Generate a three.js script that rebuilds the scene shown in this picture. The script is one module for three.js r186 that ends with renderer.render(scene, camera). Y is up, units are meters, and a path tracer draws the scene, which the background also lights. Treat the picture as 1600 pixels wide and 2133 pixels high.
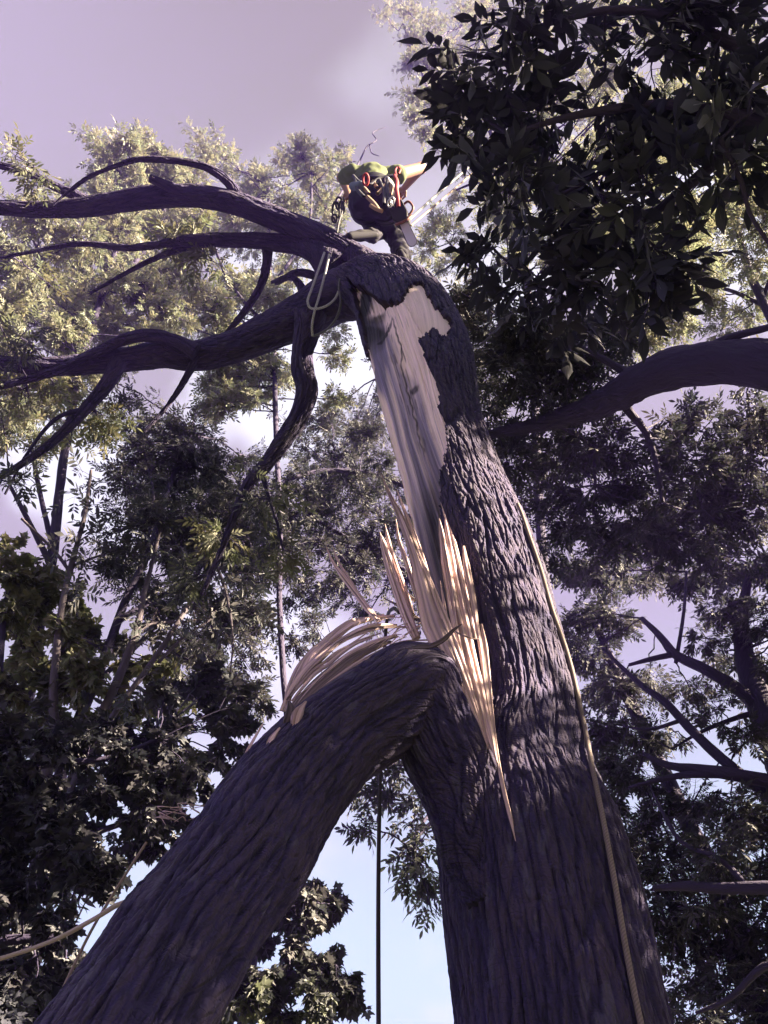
import * as THREE from 'three';
import { mergeGeometries } from 'three/addons/utils/BufferGeometryUtils.js';
import { MarchingCubes } from 'three/addons/objects/MarchingCubes.js';

// ------------------------------------------------------------------ camera, sky, sun, exposure
const scene = new THREE.Scene();
const camera = new THREE.PerspectiveCamera(60, 3 / 4, 0.1, 2000);
const EYE = new THREE.Vector3(0, 1.6, 0), PITCH = THREE.MathUtils.degToRad(52);
camera.position.copy(EYE);
camera.rotation.set(PITCH, 0, 0);
camera.updateMatrixWorld(true);

const renderer = new THREE.WebGLRenderer({ antialias: true });
renderer.toneMapping = THREE.LinearToneMapping;
renderer.toneMappingExposure = 12;
renderer.shadowMap.enabled = true;

const SUN = new THREE.Vector3(0.86, 0.50, 0.24).normalize();
const sun = new THREE.DirectionalLight(new THREE.Color(1, 0.82, 0.59), 5);
sun.position.copy(SUN).multiplyScalar(60);
sun.castShadow = true;
sun.shadow.mapSize.set(4096, 4096);
Object.assign(sun.shadow.camera, { left: -25, right: 25, top: 25, bottom: -25, near: 1, far: 140 });
scene.add(sun, sun.target);
scene.fog = new THREE.FogExp2(new THREE.Color().setRGB(0.27, 0.14, 1.0), 0.0033);

// ------------------------------------------------------------------ noise and random numbers
const PERM = new Uint8Array(512);
{ let s = 1234567; const p = [...Array(256).keys()];
  for (let i = 255; i > 0; i--) { s = (Math.imul(s, 1664525) + 1013904223) >>> 0; const j = s % (i + 1); [p[i], p[j]] = [p[j], p[i]]; }
  for (let i = 0; i < 512; i++) PERM[i] = p[i & 255]; }
const grad = (h, x, y, z) => { h &= 15; const u = h < 8 ? x : y, v = h < 4 ? y : h === 12 || h === 14 ? x : z; return ((h & 1) ? -u : u) + ((h & 2) ? -v : v); };
function noise(x, y, z, px = 256, py = 256) {
  const fx = Math.floor(x), fy = Math.floor(y), fz = Math.floor(z);
  const X = ((fx % px) + px) % px & 255, X1 = (((fx + 1) % px) + px) % px & 255, Y = ((fy % py) + py) % py & 255, Y1 = (((fy + 1) % py) + py) % py & 255, Z = fz & 255, Z1 = (fz + 1) & 255;
  x -= fx; y -= fy; z -= fz;
  const f = (t) => t * t * t * (t * (t * 6 - 15) + 10), u = f(x), v = f(y), w = f(z), L = (a, b, t) => a + (b - a) * t;
  const H = (a, b, c) => PERM[PERM[PERM[a] + b] + c];
  return L(L(L(grad(H(X, Y, Z), x, y, z), grad(H(X1, Y, Z), x - 1, y, z), u), L(grad(H(X, Y1, Z), x, y - 1, z), grad(H(X1, Y1, Z), x - 1, y - 1, z), u), v),
    L(L(grad(H(X, Y, Z1), x, y, z - 1), grad(H(X1, Y, Z1), x - 1, y, z - 1), u), L(grad(H(X, Y1, Z1), x, y - 1, z - 1), grad(H(X1, Y1, Z1), x - 1, y - 1, z - 1), u), v), w);
}
const fbm = (x, y, z, n = 4) => { let s = 0, a = 0.5; for (let i = 0; i < n; i++) { s += a * noise(x, y, z); x = x * 2.03 + 7.1; y = y * 2.03 + 3.7; z = z * 2.03 + 1.3; a *= 0.5; } return s; };
function rng(seed) { let a = seed >>> 0; const r = () => { a = (a + 0x6d2b79f5) | 0; let t = Math.imul(a ^ (a >>> 15), 1 | a); t = (t + Math.imul(t ^ (t >>> 7), 61 | t)) ^ t; return ((t ^ (t >>> 14)) >>> 0) / 4294967296; };
  r.s = (k = 1) => (r() * 2 - 1) * k; r.n = () => (r() + r() + r() - 1.5) / 0.75; r.in = (a0, b0) => a0 + (b0 - a0) * r(); return r; }
const V3 = (x, y, z) => new THREE.Vector3(x, y, z);
const clamp = THREE.MathUtils.clamp, lerp = THREE.MathUtils.lerp, sstep = (a, b, x) => { const t = clamp((x - a) / (b - a), 0, 1); return t * t * (3 - 2 * t); };

// ------------------------------------------------------------------ lay-out: sight lines measured on the photograph, turned into real places by a distance
const FPX = 1066.5 / Math.tan(Math.PI / 6);
function ray(px, py) { return V3((px - 800) / FPX, (1066.5 - py) / FPX, -1).applyQuaternion(camera.quaternion).normalize(); }
const atZ = (px, py, d) => { const r = ray(px, py); return EYE.clone().addScaledVector(r, -d / r.z); };                      // on the upright plane d metres ahead
const atD = (px, py, d) => { const r = ray(px, py); return EYE.clone().addScaledVector(r, d / Math.hypot(r.x, r.z)); };       // at ground distance d
const atR = (px, py, d) => EYE.clone().addScaledVector(ray(px, py), d);                                                       // at straight distance d
const axial = (p) => p.clone().sub(EYE).applyQuaternion(camera.quaternion.clone().invert()).z * -1;
const widthAt = (p, w) => w * axial(p) / FPX;                                                                                  // what w pixels are in metres there
const IQ = camera.quaternion.clone().invert(), tmpv = V3();
const seenAt = (p) => { tmpv.copy(p).sub(EYE).applyQuaternion(IQ); return [800 + FPX * tmpv.x / -tmpv.z, 1066.5 - FPX * tmpv.y / -tmpv.z]; };

// ------------------------------------------------------------------ sky: lavender overhead, pale towards the horizon, broken white cloud
{
  const W = 1024, H = 512, data = new Float32Array(W * H * 4), E = 1 / 12;
  for (let r = 0; r < H; r++) { const up = ((r + 0.5) / H - 0.5) * Math.PI, sy = Math.sin(up), el = up * 180 / Math.PI;
    for (let c = 0; c < W; c++) {
      const az = ((c + 0.5) / W - 0.5) * 2 * Math.PI, x = Math.cos(az) * Math.cos(up), z = Math.sin(az) * Math.cos(up);
      const low = 1 - sstep(22, 47, el), zen = sstep(62, 88, el);
      const col = [lerp(0.55, 0.68, low), lerp(0.505, 0.97, low), lerp(0.51, 0.92, low)];
      col[0] = lerp(col[0], 0.395, zen); col[1] = lerp(col[1], 0.36, zen); col[2] = lerp(col[2], 0.29, zen);
      // cloud on a layer overhead
      const k = 1 / Math.max(0.16, sy), cx = x * k, cz = z * k;
      const n = fbm(cx * 3.1 + 3.3, cz * 3.1 + 9.2, 0.5, 6) + 0.45 * fbm(cx * 1.2 + 1.0, cz * 1.2 + 4.4, 2.5, 3);
      const band = sstep(33, 47, el) * (1 - sstep(62, 73, el));
      const puff = (px, py, s) => { const d = ray(px, py), k2 = 1 - (x * d.x + sy * d.y + z * d.z); return Math.exp(-k2 / s); };
      const cover = clamp(sstep(0.02, 0.34, n + 0.06 * band - 0.14 * zen - 0.05 + (sy > 0.3 ? 0.16 * puff(760, 130, 0.0012) + 0.1 * puff(705, 190, 0.0008) + 0.5 * puff(540, 880, 0.004) + 0.5 * puff(970, 560, 0.006) + 0.45 * puff(190, 1030, 0.003) + 0.4 * puff(1500, 620, 0.008) + 0.3 * puff(620, 1380, 0.003) : 0)), 0, 1) * lerp(0.25, 1, Math.max(band, 0));
      const glow = 1 + 0.5 * Math.pow(Math.max(0, x * SUN.x + sy * SUN.y + z * SUN.z), 3);
      for (let i = 0; i < 3; i++) { const white = [1.12, 1.14, 1.2][i]; data[(r * W + c) * 4 + i] = lerp(col[i], white, cover * (sy > 0 ? 1 : 0)) * E * glow; }
      if (sy <= 0) { data[(r * W + c) * 4] = 0.2 * E; data[(r * W + c) * 4 + 1] = 0.21 * E; data[(r * W + c) * 4 + 2] = 0.22 * E; }
      data[(r * W + c) * 4 + 3] = 1;
    } }
  const t = new THREE.DataTexture(data, W, H, THREE.RGBAFormat, THREE.FloatType);
  t.mapping = THREE.EquirectangularReflectionMapping; t.magFilter = THREE.LinearFilter; t.needsUpdate = true;
  scene.background = t; scene.environment = t;
}

// ------------------------------------------------------------------ naming
const taken = new Map();
function numbered(name) { const n = taken.get(name) ?? 0; taken.set(name, n + 1); return n ? name + '_' + String(n).padStart(3, '0') : name; }
function tag(o, label, category, group, kind) { Object.assign(o.userData, { label, category }); if (group) o.userData.group = group; if (kind) o.userData.kind = kind; return o; }
function base(name, label, category, at = V3(0, 0, 0), group) { const g = new THREE.Group(); g.name = numbered(name); g.position.copy(at); scene.add(g); return tag(g, label, category, group); }
function put(name, geometry, material, parent, label) {           // one named mesh; geometry comes in world places and is moved into its parent's
  if (parent !== scene) { const p = V3(); for (let o = parent; o; o = o.parent) p.add(o.position); geometry.translate(-p.x, -p.y, -p.z); }
  const m = new THREE.Mesh(geometry, material); m.name = numbered(name); m.castShadow = m.receiveShadow = true; parent.add(m);
  if (label) m.userData.label = label;
  return m;
}

// ------------------------------------------------------------------ materials
function dataTex(w, h, fn, srgb, repeat) {
  const d = new Uint8Array(w * h * 4);
  for (let y = 0; y < h; y++) for (let x = 0; x < w; x++) { const c = fn(x / w, y / h); for (let i = 0; i < 3; i++) d[(y * w + x) * 4 + i] = clamp(Math.round(255 * (Array.isArray(c) ? c[i] : c)), 0, 255); d[(y * w + x) * 4 + 3] = 255; }
  const t = new THREE.DataTexture(d, w, h); t.wrapS = t.wrapT = THREE.RepeatWrapping; t.magFilter = THREE.LinearFilter; if (srgb) t.colorSpace = THREE.SRGBColorSpace; if (repeat) t.repeat.set(...repeat); t.needsUpdate = true; return t;
}
const barkTex = dataTex(512, 512, (u, v) => {                       // 0.5 m square of fissured bark relief
  const wu = u + 0.02 * noise(u * 6, v * 6, 3, 6, 6), n1 = Math.abs(noise(wu * 16, v * 4, 1, 16, 4)), n2 = Math.abs(noise(wu * 32, v * 8, 7, 32, 8)), n3 = noise(u * 64, v * 64, 2, 64, 64), n4 = Math.abs(noise(u * 12, v * 24, 5, 12, 24));
  return sstep(0, 0.26, n1) * 0.55 + sstep(0, 0.3, n2) * 0.2 + sstep(0, 0.12, n4) * 0.12 + 0.1 * n3 + 0.06;
}, false, [2, 2]);
const grainTex = dataTex(512, 512, (u, v) => 0.5 + 0.5 * noise(u * 96, v * 3, 1, 96, 3) + 0.3 * noise(u * 192, v * 6, 4, 192, 6), false, [2.5, 2.5]);
const M = {
  bark: new THREE.MeshStandardMaterial({ name: 'bark', vertexColors: true, roughness: 0.92, bumpMap: barkTex, bumpScale: 0.016 }),
  thinBark: new THREE.MeshStandardMaterial({ name: 'thin bark', color: new THREE.Color().setRGB(0.029, 0.021, 0.056), roughness: 0.85, bumpMap: barkTex, bumpScale: 0.006 }),
  paleBark: new THREE.MeshStandardMaterial({ name: 'pale bark', color: new THREE.Color().setRGB(0.06, 0.047, 0.06), roughness: 0.8, bumpMap: barkTex, bumpScale: 0.004 }),
  wood: new THREE.MeshStandardMaterial({ name: 'torn wood', vertexColors: true, roughness: 0.75, bumpMap: grainTex, bumpScale: 0.004 }),
};

// ------------------------------------------------------------------ round, barked bodies along a path
// height of ash bark: flat-topped ridges parted by long fissures, broken across here and there (0 .. 1)
function barkHeight(x, z, y, s) {
  const wx = 0.5 * noise(x * 5, z * 5, y * 2.2 + s), n1 = Math.abs(noise(x * 26 + wx, z * 26 + wx, y * 2.1 + s)), n2 = Math.abs(noise(x * 58 + 5, z * 58 + wx * 2, y * 6 + s)), n3 = Math.abs(noise(x * 15 + 3, z * 15, y * 14 + s));
  return sstep(0, 0.16, n1) * 0.62 + sstep(0, 0.22, n2) * 0.24 + sstep(0, 0.06, n3) * 0.08 + 0.12 * noise(x * 70, z * 70, y * 40);
}
const BARK = [0.025, 0.0185, 0.066], RIDGE = [0.036, 0.026, 0.056];
function barkColor(h, x, y, z, out, i, lich = 1) {
  const m = 0.62 + 0.5 * h + 0.3 * noise(x * 3, y * 3, z * 3), w = sstep(0.72, 0.95, h), l = 0.25 * lich * sstep(0.40, 0.50, noise(x * 21, y * 9, z * 21) + 0.25 * noise(x * 3, y * 2, z * 3)) * sstep(0.5, 0.8, h);
  out[i] = lerp(lerp(BARK[0], RIDGE[0], w) * m, 0.16, l * 0.6); out[i + 1] = lerp(lerp(BARK[1], RIDGE[1], w) * m, 0.17, l * 0.6); out[i + 2] = lerp(lerp(BARK[2], RIDGE[2], w) * m, 0.22, l * 0.6);
}
// path: [{p: Vector3, r: radius}], resampled smoothly
function resample(path, step) {
  const c = new THREE.CatmullRomCurve3(path.map((k) => k.p), false, 'centripetal');
  c.arcLengthDivisions = 80 * path.length;
  const n = path.length, L = c.getLength(), N = Math.max(4, Math.ceil(L / step)), out = [], lens = [0];
  // radius by the same parameter
  const P = 300; let prev = c.getPoint(0), acc = 0; const tab = [[0, 0]];
  for (let i = 1; i <= P; i++) { const q = c.getPoint(i / P); acc += q.distanceTo(prev); prev = q; tab.push([acc, i / P]); }
  let j = 0;
  for (let i = 0; i <= N; i++) {
    const want = acc * i / N; while (j < P - 1 && tab[j + 1][0] < want) j++;
    const t = lerp(tab[j][1], tab[j + 1][1], clamp((want - tab[j][0]) / Math.max(1e-9, tab[j + 1][0] - tab[j][0]), 0, 1)), f = t * (n - 1), k = Math.min(n - 2, Math.floor(f)), a = f - k;
    const R = (q) => path[clamp(q, 0, n - 1)].r;
    const r = R(k) + (R(k + 1) - R(k)) * (a * a * (3 - 2 * a) * 0.5 + a * 0.5);
    out.push({ p: c.getPoint(t), r, s: want });
  }
  return out;
}
// a tube with real bark relief when depth > 0
function limb(path, { step = 0.03, around = 24, depth = 0, seed = 0, lumps = 0.06, cap = true, colors = true, lich = 1 } = {}) {
  const ring = resample(path, step), N = ring.length, A = around;
  const pos = [], uv = [], col = [], idx = [];
  let nrm = null; const tan = V3(), bin = V3(), q = V3();
  for (let i = 0; i < N; i++) {
    tan.copy(ring[Math.min(N - 1, i + 1)].p).sub(ring[Math.max(0, i - 1)].p).normalize();
    if (!nrm) nrm = V3(0, 0, 1).addScaledVector(tan, -tan.z).normalize(); else nrm.addScaledVector(tan, -nrm.dot(tan)).normalize();
    bin.crossVectors(tan, nrm);
    const { p, r, s } = ring[i];
    for (let a = 0; a <= A; a++) {
      const th = (a % A) / A * Math.PI * 2, cx = Math.cos(th), cz = Math.sin(th), rr0 = Math.max(r, 0.01);
      let h = 0.6, d = 0;
      if (depth > 0) { h = barkHeight(cx * rr0 + seed, cz * rr0, s, seed); d = (h - 0.75) * depth; }
      const R = r * (1 + lumps * noise(cx * 1.2 + seed, cz * 1.2, s / Math.max(0.05, r * 3))) + d;
      q.copy(p).addScaledVector(nrm, cx * R).addScaledVector(bin, cz * R);
      pos.push(q.x, q.y, q.z); uv.push(a / A * Math.PI * 2 * rr0, s);
      if (colors) barkColor(h, cx * rr0 + seed, s, cz * rr0, col, col.length, lich);
    }
  }
  for (let i = 0; i < N - 1; i++) for (let a = 0; a < A; a++) { const b = i * (A + 1) + a, c = b + A + 1; idx.push(b, b + 1, c, b + 1, c + 1, c); }
  if (cap) for (const [i, flip] of [[0, 0], [N - 1, 1]]) { const k = pos.length / 3, c = ring[i].p; pos.push(c.x, c.y, c.z); uv.push(0, 0); if (colors) col.push(...BARK); const b = i * (A + 1); for (let a = 0; a < A; a++) flip ? idx.push(b + a, b + a + 1, k) : idx.push(b + a + 1, b + a, k); }
  const g = new THREE.BufferGeometry();
  g.setAttribute('position', new THREE.Float32BufferAttribute(pos, 3)); g.setAttribute('uv', new THREE.Float32BufferAttribute(uv, 2));
  if (colors) g.setAttribute('color', new THREE.Float32BufferAttribute(col, 3));
  g.setIndex(idx); g.computeVertexNormals();
  // close the seam of the normals
  const n = g.attributes.normal;
  for (let i = 0; i < N; i++) { const b = i * (A + 1), e = b + A, x = n.getX(b) + n.getX(e), y = n.getY(b) + n.getY(e), z = n.getZ(b) + n.getZ(e), l = Math.hypot(x, y, z) || 1; n.setXYZ(b, x / l, y / l, z / l); n.setXYZ(e, x / l, y / l, z / l); }
  g.userData.ring = ring;
  return g;
}
// a path from pixel stations [x, y, width] with a distance that runs from d0 to d1
function sight(list, d0, d1, how = atR) { return list.map(([x, y, w], i) => { const t = i / Math.max(1, list.length - 1), p = how(x, y, lerp(d0, d1, t)); return { p, r: widthAt(p, w) / 2 }; }); }

// ------------------------------------------------------------------ ground
{
  const N = 90, g = new THREE.PlaneGeometry(600, 600, N, N).rotateX(-Math.PI / 2), p = g.attributes.position;
  for (let i = 0; i < p.count; i++) { const x = p.getX(i), z = p.getZ(i), d = Math.hypot(x, z); p.setY(i, sstep(15, 120, d) * 3 * noise(x * 0.02, z * 0.02, 4)); }
  g.computeVertexNormals();
  const t = dataTex(512, 512, (u, v) => { const n = noise(u * 32, v * 32, 1, 32, 32), m = noise(u * 8, v * 8, 2, 8, 8), k = noise(u * 128, v * 128, 2, 128, 128); return [0.27 + 0.1 * n + 0.08 * m + 0.08 * k, 0.28 + 0.08 * n + 0.1 * m + 0.08 * k, 0.2 + 0.06 * n + 0.05 * k]; }, true, [200, 200]);
  const m = put('ground', g, new THREE.MeshStandardMaterial({ name: 'mown grass', map: t, roughness: 1 }), scene);
  m.userData.kind = 'structure';
}

// ------------------------------------------------------------------ the split ash tree
const TRUNK_D = 2.8;
// what the photograph shows of the trunk's outline: row, left edge, right edge
const ROWS = [[2133, 945, 1400], [1900, 916, 1345], [1750, 905, 1298], [1620, 915, 1240], [1500, 950, 1216], [1400, 932, 1193], [1300, 908, 1165], [1200, 880, 1138], [1100, 857, 1098], [1000, 832, 1050], [900, 806, 1012], [800, 779, 996], [740, 763, 988], [690, 749, 966], [650, 740, 942], [625, 733, 918], [608, 720, 886], [595, 706, 850], [584, 700, 800]];
const trunkPath = [];
{
  for (const [y, l, r] of ROWS) { const a = atZ(l, y, TRUNK_D), b = atZ(r, y, TRUNK_D); trunkPath.push({ p: V3((a.x + b.x) / 2, (a.y + b.y) / 2, -TRUNK_D), r: (b.x - a.x) / 2 * 0.97 }); }
  const f = trunkPath[0];
  trunkPath.unshift({ p: V3(f.p.x + 0.03, f.p.y * 0.5, -TRUNK_D), r: f.r * 1.06 });
  trunkPath.unshift({ p: V3(f.p.x + 0.05, 0.35, -TRUNK_D), r: f.r * 1.22 });
  trunkPath.unshift({ p: V3(f.p.x + 0.06, -0.12, -TRUNK_D), r: f.r * 1.75 });
}
const FACE = [[742, 596], [757, 611], [775, 616], [800, 640], [817, 640], [835, 628], [846, 616], [852, 601], [870, 592], [878, 594], [884, 602], [888, 618], [897, 624], [905, 645], [915, 646], [922, 660], [932, 668], [938, 676], [936, 690], [928, 704], [918, 705], [912, 695], [900, 687], [895, 697], [883, 704], [876, 713], [885, 730], [890, 740], [893, 757], [900, 775], [912, 800], [920, 830], [922, 862], [934, 887], [944, 950], [952, 1011], [963, 1060], [966, 1109], [985, 1200], [990, 1225], [997, 1300], [1016, 1394], [1024, 1487], [1050, 1600], [1075, 1745], [1040, 1690], [1000, 1560], [960, 1470], [925, 1420], [880, 1330], [850, 1180], [838, 1090], [829, 1050], [812, 985], [799, 915], [785, 830], [773, 760], [761, 690], [750, 645]];
function inside(poly, x, y) { let c = false; for (let i = 0, j = poly.length - 1; i < poly.length; j = i++) { const [xi, yi] = poly[i], [xj, yj] = poly[j]; if ((yi > y) !== (yj > y) && x < (xj - xi) * (y - yi) / (yj - yi) + xi) c = !c; } return c; }

const tree = base('split_ash_tree', 'large ash with its trunk split open and one broken stem bent down to the left', 'tree', V3(trunkPath[2].p.x, 0, -TRUNK_D));
{
  const ring = resample(trunkPath, 0.0085), N = ring.length;
  // columns: fine where the tree is seen, coarse behind
  const angs = []; { let t = Math.PI * 0.5 - 2.0; while (t < Math.PI * 0.5 + 2.0) { angs.push(t); t += 0.0155; } const e = Math.PI * 2.5 - 2.0; const n = 40, s = angs[angs.length - 1]; for (let i = 1; i <= n; i++) angs.push(s + (e - s) * i / n); }
  const A = angs.length - 1, pos = [], colB = [], colW = [], uv = [], wood = new Uint8Array(N * (A + 1));
  const FN = V3(-0.68, 0, 0.733).normalize(), FT = V3(0.733, 0, 0.68), woodAt = [], span = [...Array(N)].map(() => [1e9, -1e9]);
  const p = V3(), w = V3();
  for (let i = 0; i < N; i++) {
    const { p: c, r, s } = ring[i], h0 = c.y;
    for (let a = 0; a <= A; a++) {
      const th = a === A ? angs[0] : angs[a], cx = Math.cos(th), cz = Math.sin(th);
      const hgt = barkHeight(cx * r, cz * r, h0, 3), lump = 1 + 0.035 * noise(cx * 1.3, cz * 1.3, h0 * 0.9) + 0.02 * noise(cx * 4, cz * 4, h0 * 2.2) + sstep(2.2, 0, h0) * 0.16 * Math.sin(th * 5 + 1);
      // the torn face: bark and the outer wood gone, cut back to a slightly hollow plane
      p.set(c.x + cx * r * lump, h0, c.z + cz * r * lump);
      let isW = false;
      if (h0 > 3.2 && cz > -0.55) {
        const d = (p.x - c.x) * FN.x + (p.z - c.z) * FN.z, across = ((p.x - c.x) * FT.x + (p.z - c.z) * FT.z) / r;
        const hollow = 0.035 * Math.exp(-(((across - 0.1) / 0.3) ** 2)) + 0.06 * sstep(5.7, 4.8, h0) * Math.exp(-(((across - 0.12) / 0.26) ** 2));
        const fib = 0.010 * noise(across * 16, h0 * 0.7, 1) + 0.006 * noise(across * 40, h0 * 1.5, 4) + 0.010 * noise(across * 5, h0 * 2.2, 8);
        const lim = r * lerp(0.68, 0.975, sstep(6.1, 7.2, h0)) - hollow + fib - sstep(6.6, 7.2, h0) * 0.12 * (1 - sstep(-0.3, 0.2, across));
        w.copy(p); if (d > lim) { w.x += FN.x * (lim - d); w.z += FN.z * (lim - d); } else { w.x -= cx * 0.022; w.z -= cz * 0.022; }
        const [sx, sy] = seenAt(w), j = 4 * noise(sx * 0.12, sy * 0.09, 2) + 3 * noise(sx * 0.35, sy * 0.3, 6);
        isW = inside(FACE, sx + j, sy + j * 1.6);
        if (isW) {
          wood[i * (A + 1) + a] = 1; p.copy(w);
woodAt.push([i * (A + 1) + a, i, across, h0]); span[i][0] = Math.min(span[i][0], across); span[i][1] = Math.max(span[i][1], across);
          colW.push(0, 0, 0); colB.push(0, 0, 0);
        }
      }
      if (!isW) { const b = (hgt - 0.7) * 0.018 * clamp(r / 0.28, 0.6, 1.1); p.set(c.x + cx * (r * lump + b), h0 + 0, c.z + cz * (r * lump + b)); barkColor(hgt, cx * r, h0, cz * r, colB, colB.length); colW.push(0, 0, 0); }
      pos.push(p.x, p.y, p.z); uv.push(th * 0.31, h0);
    }
  }
  // colour of the torn wood: pale sapwood along both edges, a grey violet heart, shade and stain painted in the recess at the top left, shade painted in the hollow, checks along the grain
  for (const [k, i, across, h0] of woodAt) {
    let lo = 0, hi = 0, m = 0; for (let j = Math.max(0, i - 12); j <= Math.min(N - 1, i + 12); j++) if (span[j][1] > span[j][0]) { lo += span[j][0]; hi += span[j][1]; m++; }
    lo /= m; hi /= m; const s = (across - lo) / Math.max(0.05, hi - lo), t = s + 0.05 * noise(h0 * 1.4, 3, 1) + 0.035 * noise(across * 14, h0 * 1.1, 2);
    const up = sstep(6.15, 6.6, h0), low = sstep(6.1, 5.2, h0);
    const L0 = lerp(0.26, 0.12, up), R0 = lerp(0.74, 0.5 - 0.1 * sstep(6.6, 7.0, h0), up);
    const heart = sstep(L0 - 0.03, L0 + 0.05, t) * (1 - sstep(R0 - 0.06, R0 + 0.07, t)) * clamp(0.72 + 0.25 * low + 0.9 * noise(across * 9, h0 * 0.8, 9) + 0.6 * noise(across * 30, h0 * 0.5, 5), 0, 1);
    const recessShadeStain = sstep(6.55, 7.0, h0) * sstep(0.06, 0.16, s) * (1 - sstep(0.34, 0.52, s + 0.16 * noise(h0 * 5, s * 5, 1))), bluish = sstep(6.2, 6.6, h0) * Math.exp(-(((t - 0.27) / 0.1) ** 2)) * 0.8;
    const hollowShade = Math.max(sstep(5.5, 5.0, h0) * Math.exp(-(((s - 0.58) / 0.17) ** 2)), sstep(4.75, 4.4, h0) * 1.1);  // shade painted into the hollow and onto the wood behind the splinters
    const mid = Math.exp(-(((s - 0.56) / 0.14) ** 2)) * sstep(5.4, 5.9, h0), fleck = sstep(0.26, 0.42, noise(across * 34, h0 * 4.5, 12)) * 0.6 * (0.15 + mid);
    const cx1 = s - 0.56 - 0.06 * noise(h0 * 2.6, 1, 1) - 0.03 * noise(h0 * 11, 1, 3), check = sstep(0.016, 0.003, Math.abs(cx1)) * sstep(5.4, 5.7, h0) * sstep(7.05, 6.9, h0) + sstep(0.012, 0.0, Math.abs(s - 0.84 - 0.04 * noise(h0 * 2, 4, 1))) * sstep(6.3, 6, h0) * 0.7;
    const knot = sstep(0.05, 0.02, Math.hypot((s - 0.66) * 0.5, h0 - 6.18)) + sstep(0.06, 0.03, Math.hypot((s - 0.5 - (h0 - 6.95) * 1.2) * 0.9, (h0 - 6.9) * 0.35)) * sstep(0.1, 0.06, Math.abs(h0 - 6.9));
    const k2 = clamp(heart * 0.95 + bluish, 0, 1), g = 0.97 + 0.35 * noise(across * 60, h0 * 1.2, 3) * (0.4 + k2) + 0.22 * noise(across * 22, h0 * 0.6, 5), dd = clamp(1 - 0.9 * recessShadeStain - 0.85 * hollowShade - fleck - 0.85 * check - 0.8 * knot, 0.05, 1) * g;
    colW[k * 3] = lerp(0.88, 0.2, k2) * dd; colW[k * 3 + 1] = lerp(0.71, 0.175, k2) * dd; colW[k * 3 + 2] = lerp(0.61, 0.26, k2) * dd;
  }
  const iB = [], iW = [];
  for (let i = 0; i < N - 1; i++) for (let a = 0; a < A; a++) {
    const b = i * (A + 1) + a, c = b + A + 1, n = wood[b] + wood[b + 1] + wood[c] + wood[c + 1];
    (n === 4 ? iW : iB).push(b, c, b + 1, b + 1, c, c + 1);
    if (n > 0 && n < 4) for (const k of [b, b + 1, c, c + 1]) if (wood[k]) { colB[k * 3] = 0.06; colB[k * 3 + 1] = 0.042; colB[k * 3 + 2] = 0.04; }
  }
  { const k = pos.length / 3, c = ring[N - 1].p; pos.push(c.x, c.y + 0.02, c.z); uv.push(0, 0); colB.push(...BARK); colW.push(0, 0, 0); const b = (N - 1) * (A + 1); for (let a = 0; a < A; a++) iB.push(b + a, k, b + a + 1); }
  const make = (index, col) => {
    const map = new Int32Array(pos.length / 3).fill(-1), P = [], U = [], C = [], I = [];
    for (const v of index) { if (map[v] < 0) { map[v] = P.length / 3; P.push(pos[v * 3], pos[v * 3 + 1], pos[v * 3 + 2]); U.push(uv[v * 2], uv[v * 2 + 1]); C.push(col[v * 3], col[v * 3 + 1], col[v * 3 + 2]); } I.push(map[v]); }
    const g = new THREE.BufferGeometry(); g.setAttribute('position', new THREE.Float32BufferAttribute(P, 3)); g.setAttribute('uv', new THREE.Float32BufferAttribute(U, 2)); g.setAttribute('color', new THREE.Float32BufferAttribute(C, 3)); g.setIndex(I); g.computeVertexNormals(); return g;
  };
  put('trunk', make(iB, colB), M.bark, tree);
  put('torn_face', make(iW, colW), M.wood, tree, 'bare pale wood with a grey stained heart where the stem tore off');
}

// limbs of the split tree
const skeleton = [];                                                 // places that foliage of this tree can spring from
function branch(list, d0, d1, opt = {}, parent = tree, name = 'branch') {
  const path = sight(list, d0, d1), big = path[0].r > 0.03;
  const g = limb(path, { step: opt.step ?? (big ? 0.018 : 0.04), around: opt.around ?? (big ? 72 : 16), depth: opt.depth ?? (big ? 0.016 : 0), seed: opt.seed ?? list[0][0] * 0.013, lumps: opt.lumps ?? 0.1, colors: true });
  for (const k of g.userData.ring) skeleton.push(k.p);
  return put(opt.name ?? name, g, M.bark, parent, opt.label);
}
branch([[815, 594, 100], [755, 556, 76], [712, 524, 62], [640, 483, 52], [560, 449, 48], [480, 421, 47], [400, 408, 46], [300, 412, 47], [200, 428, 41], [100, 437, 34], [0, 432, 30], [-120, 425, 26], [-260, 410, 18]], 7.45, 8.3, { label: 'highest thick limb reaching out of the picture to the left' });
branch([[500, 425, 26], [490, 398, 22], [460, 366, 18], [420, 345, 15], [360, 335, 14], [290, 332, 12], [240, 345, 10], [190, 366, 9], [140, 402, 7], [110, 430, 4]], 7.8, 8.0);
branch([[180, 420, 26], [150, 404, 21], [120, 391, 18], [60, 362, 16], [0, 344, 14], [-80, 325, 10]], 8.1, 8.3);
branch([[385, 400, 24], [360, 392, 20], [335, 381, 18], [311, 371, 16]], 7.85, 7.8, { label: 'short broken stub on the highest limb' });
branch([[700, 560, 80], [655, 522, 50], [620, 512, 38], [540, 502, 33], [460, 500, 29], [400, 500, 24], [350, 506, 18], [270, 516, 14], [170, 508, 11], [60, 525, 8], [-40, 548, 5]], 7.5, 8.4);
branch([[445, 500, 22], [400, 512, 15], [330, 535, 11], [260, 570, 8], [190, 610, 5]], 7.95, 8.2);
branch([[556, 505, 22], [556, 545, 19], [545, 590, 17], [512, 645, 14], [468, 700, 10], [440, 740, 6]], 7.8, 7.6);
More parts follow.
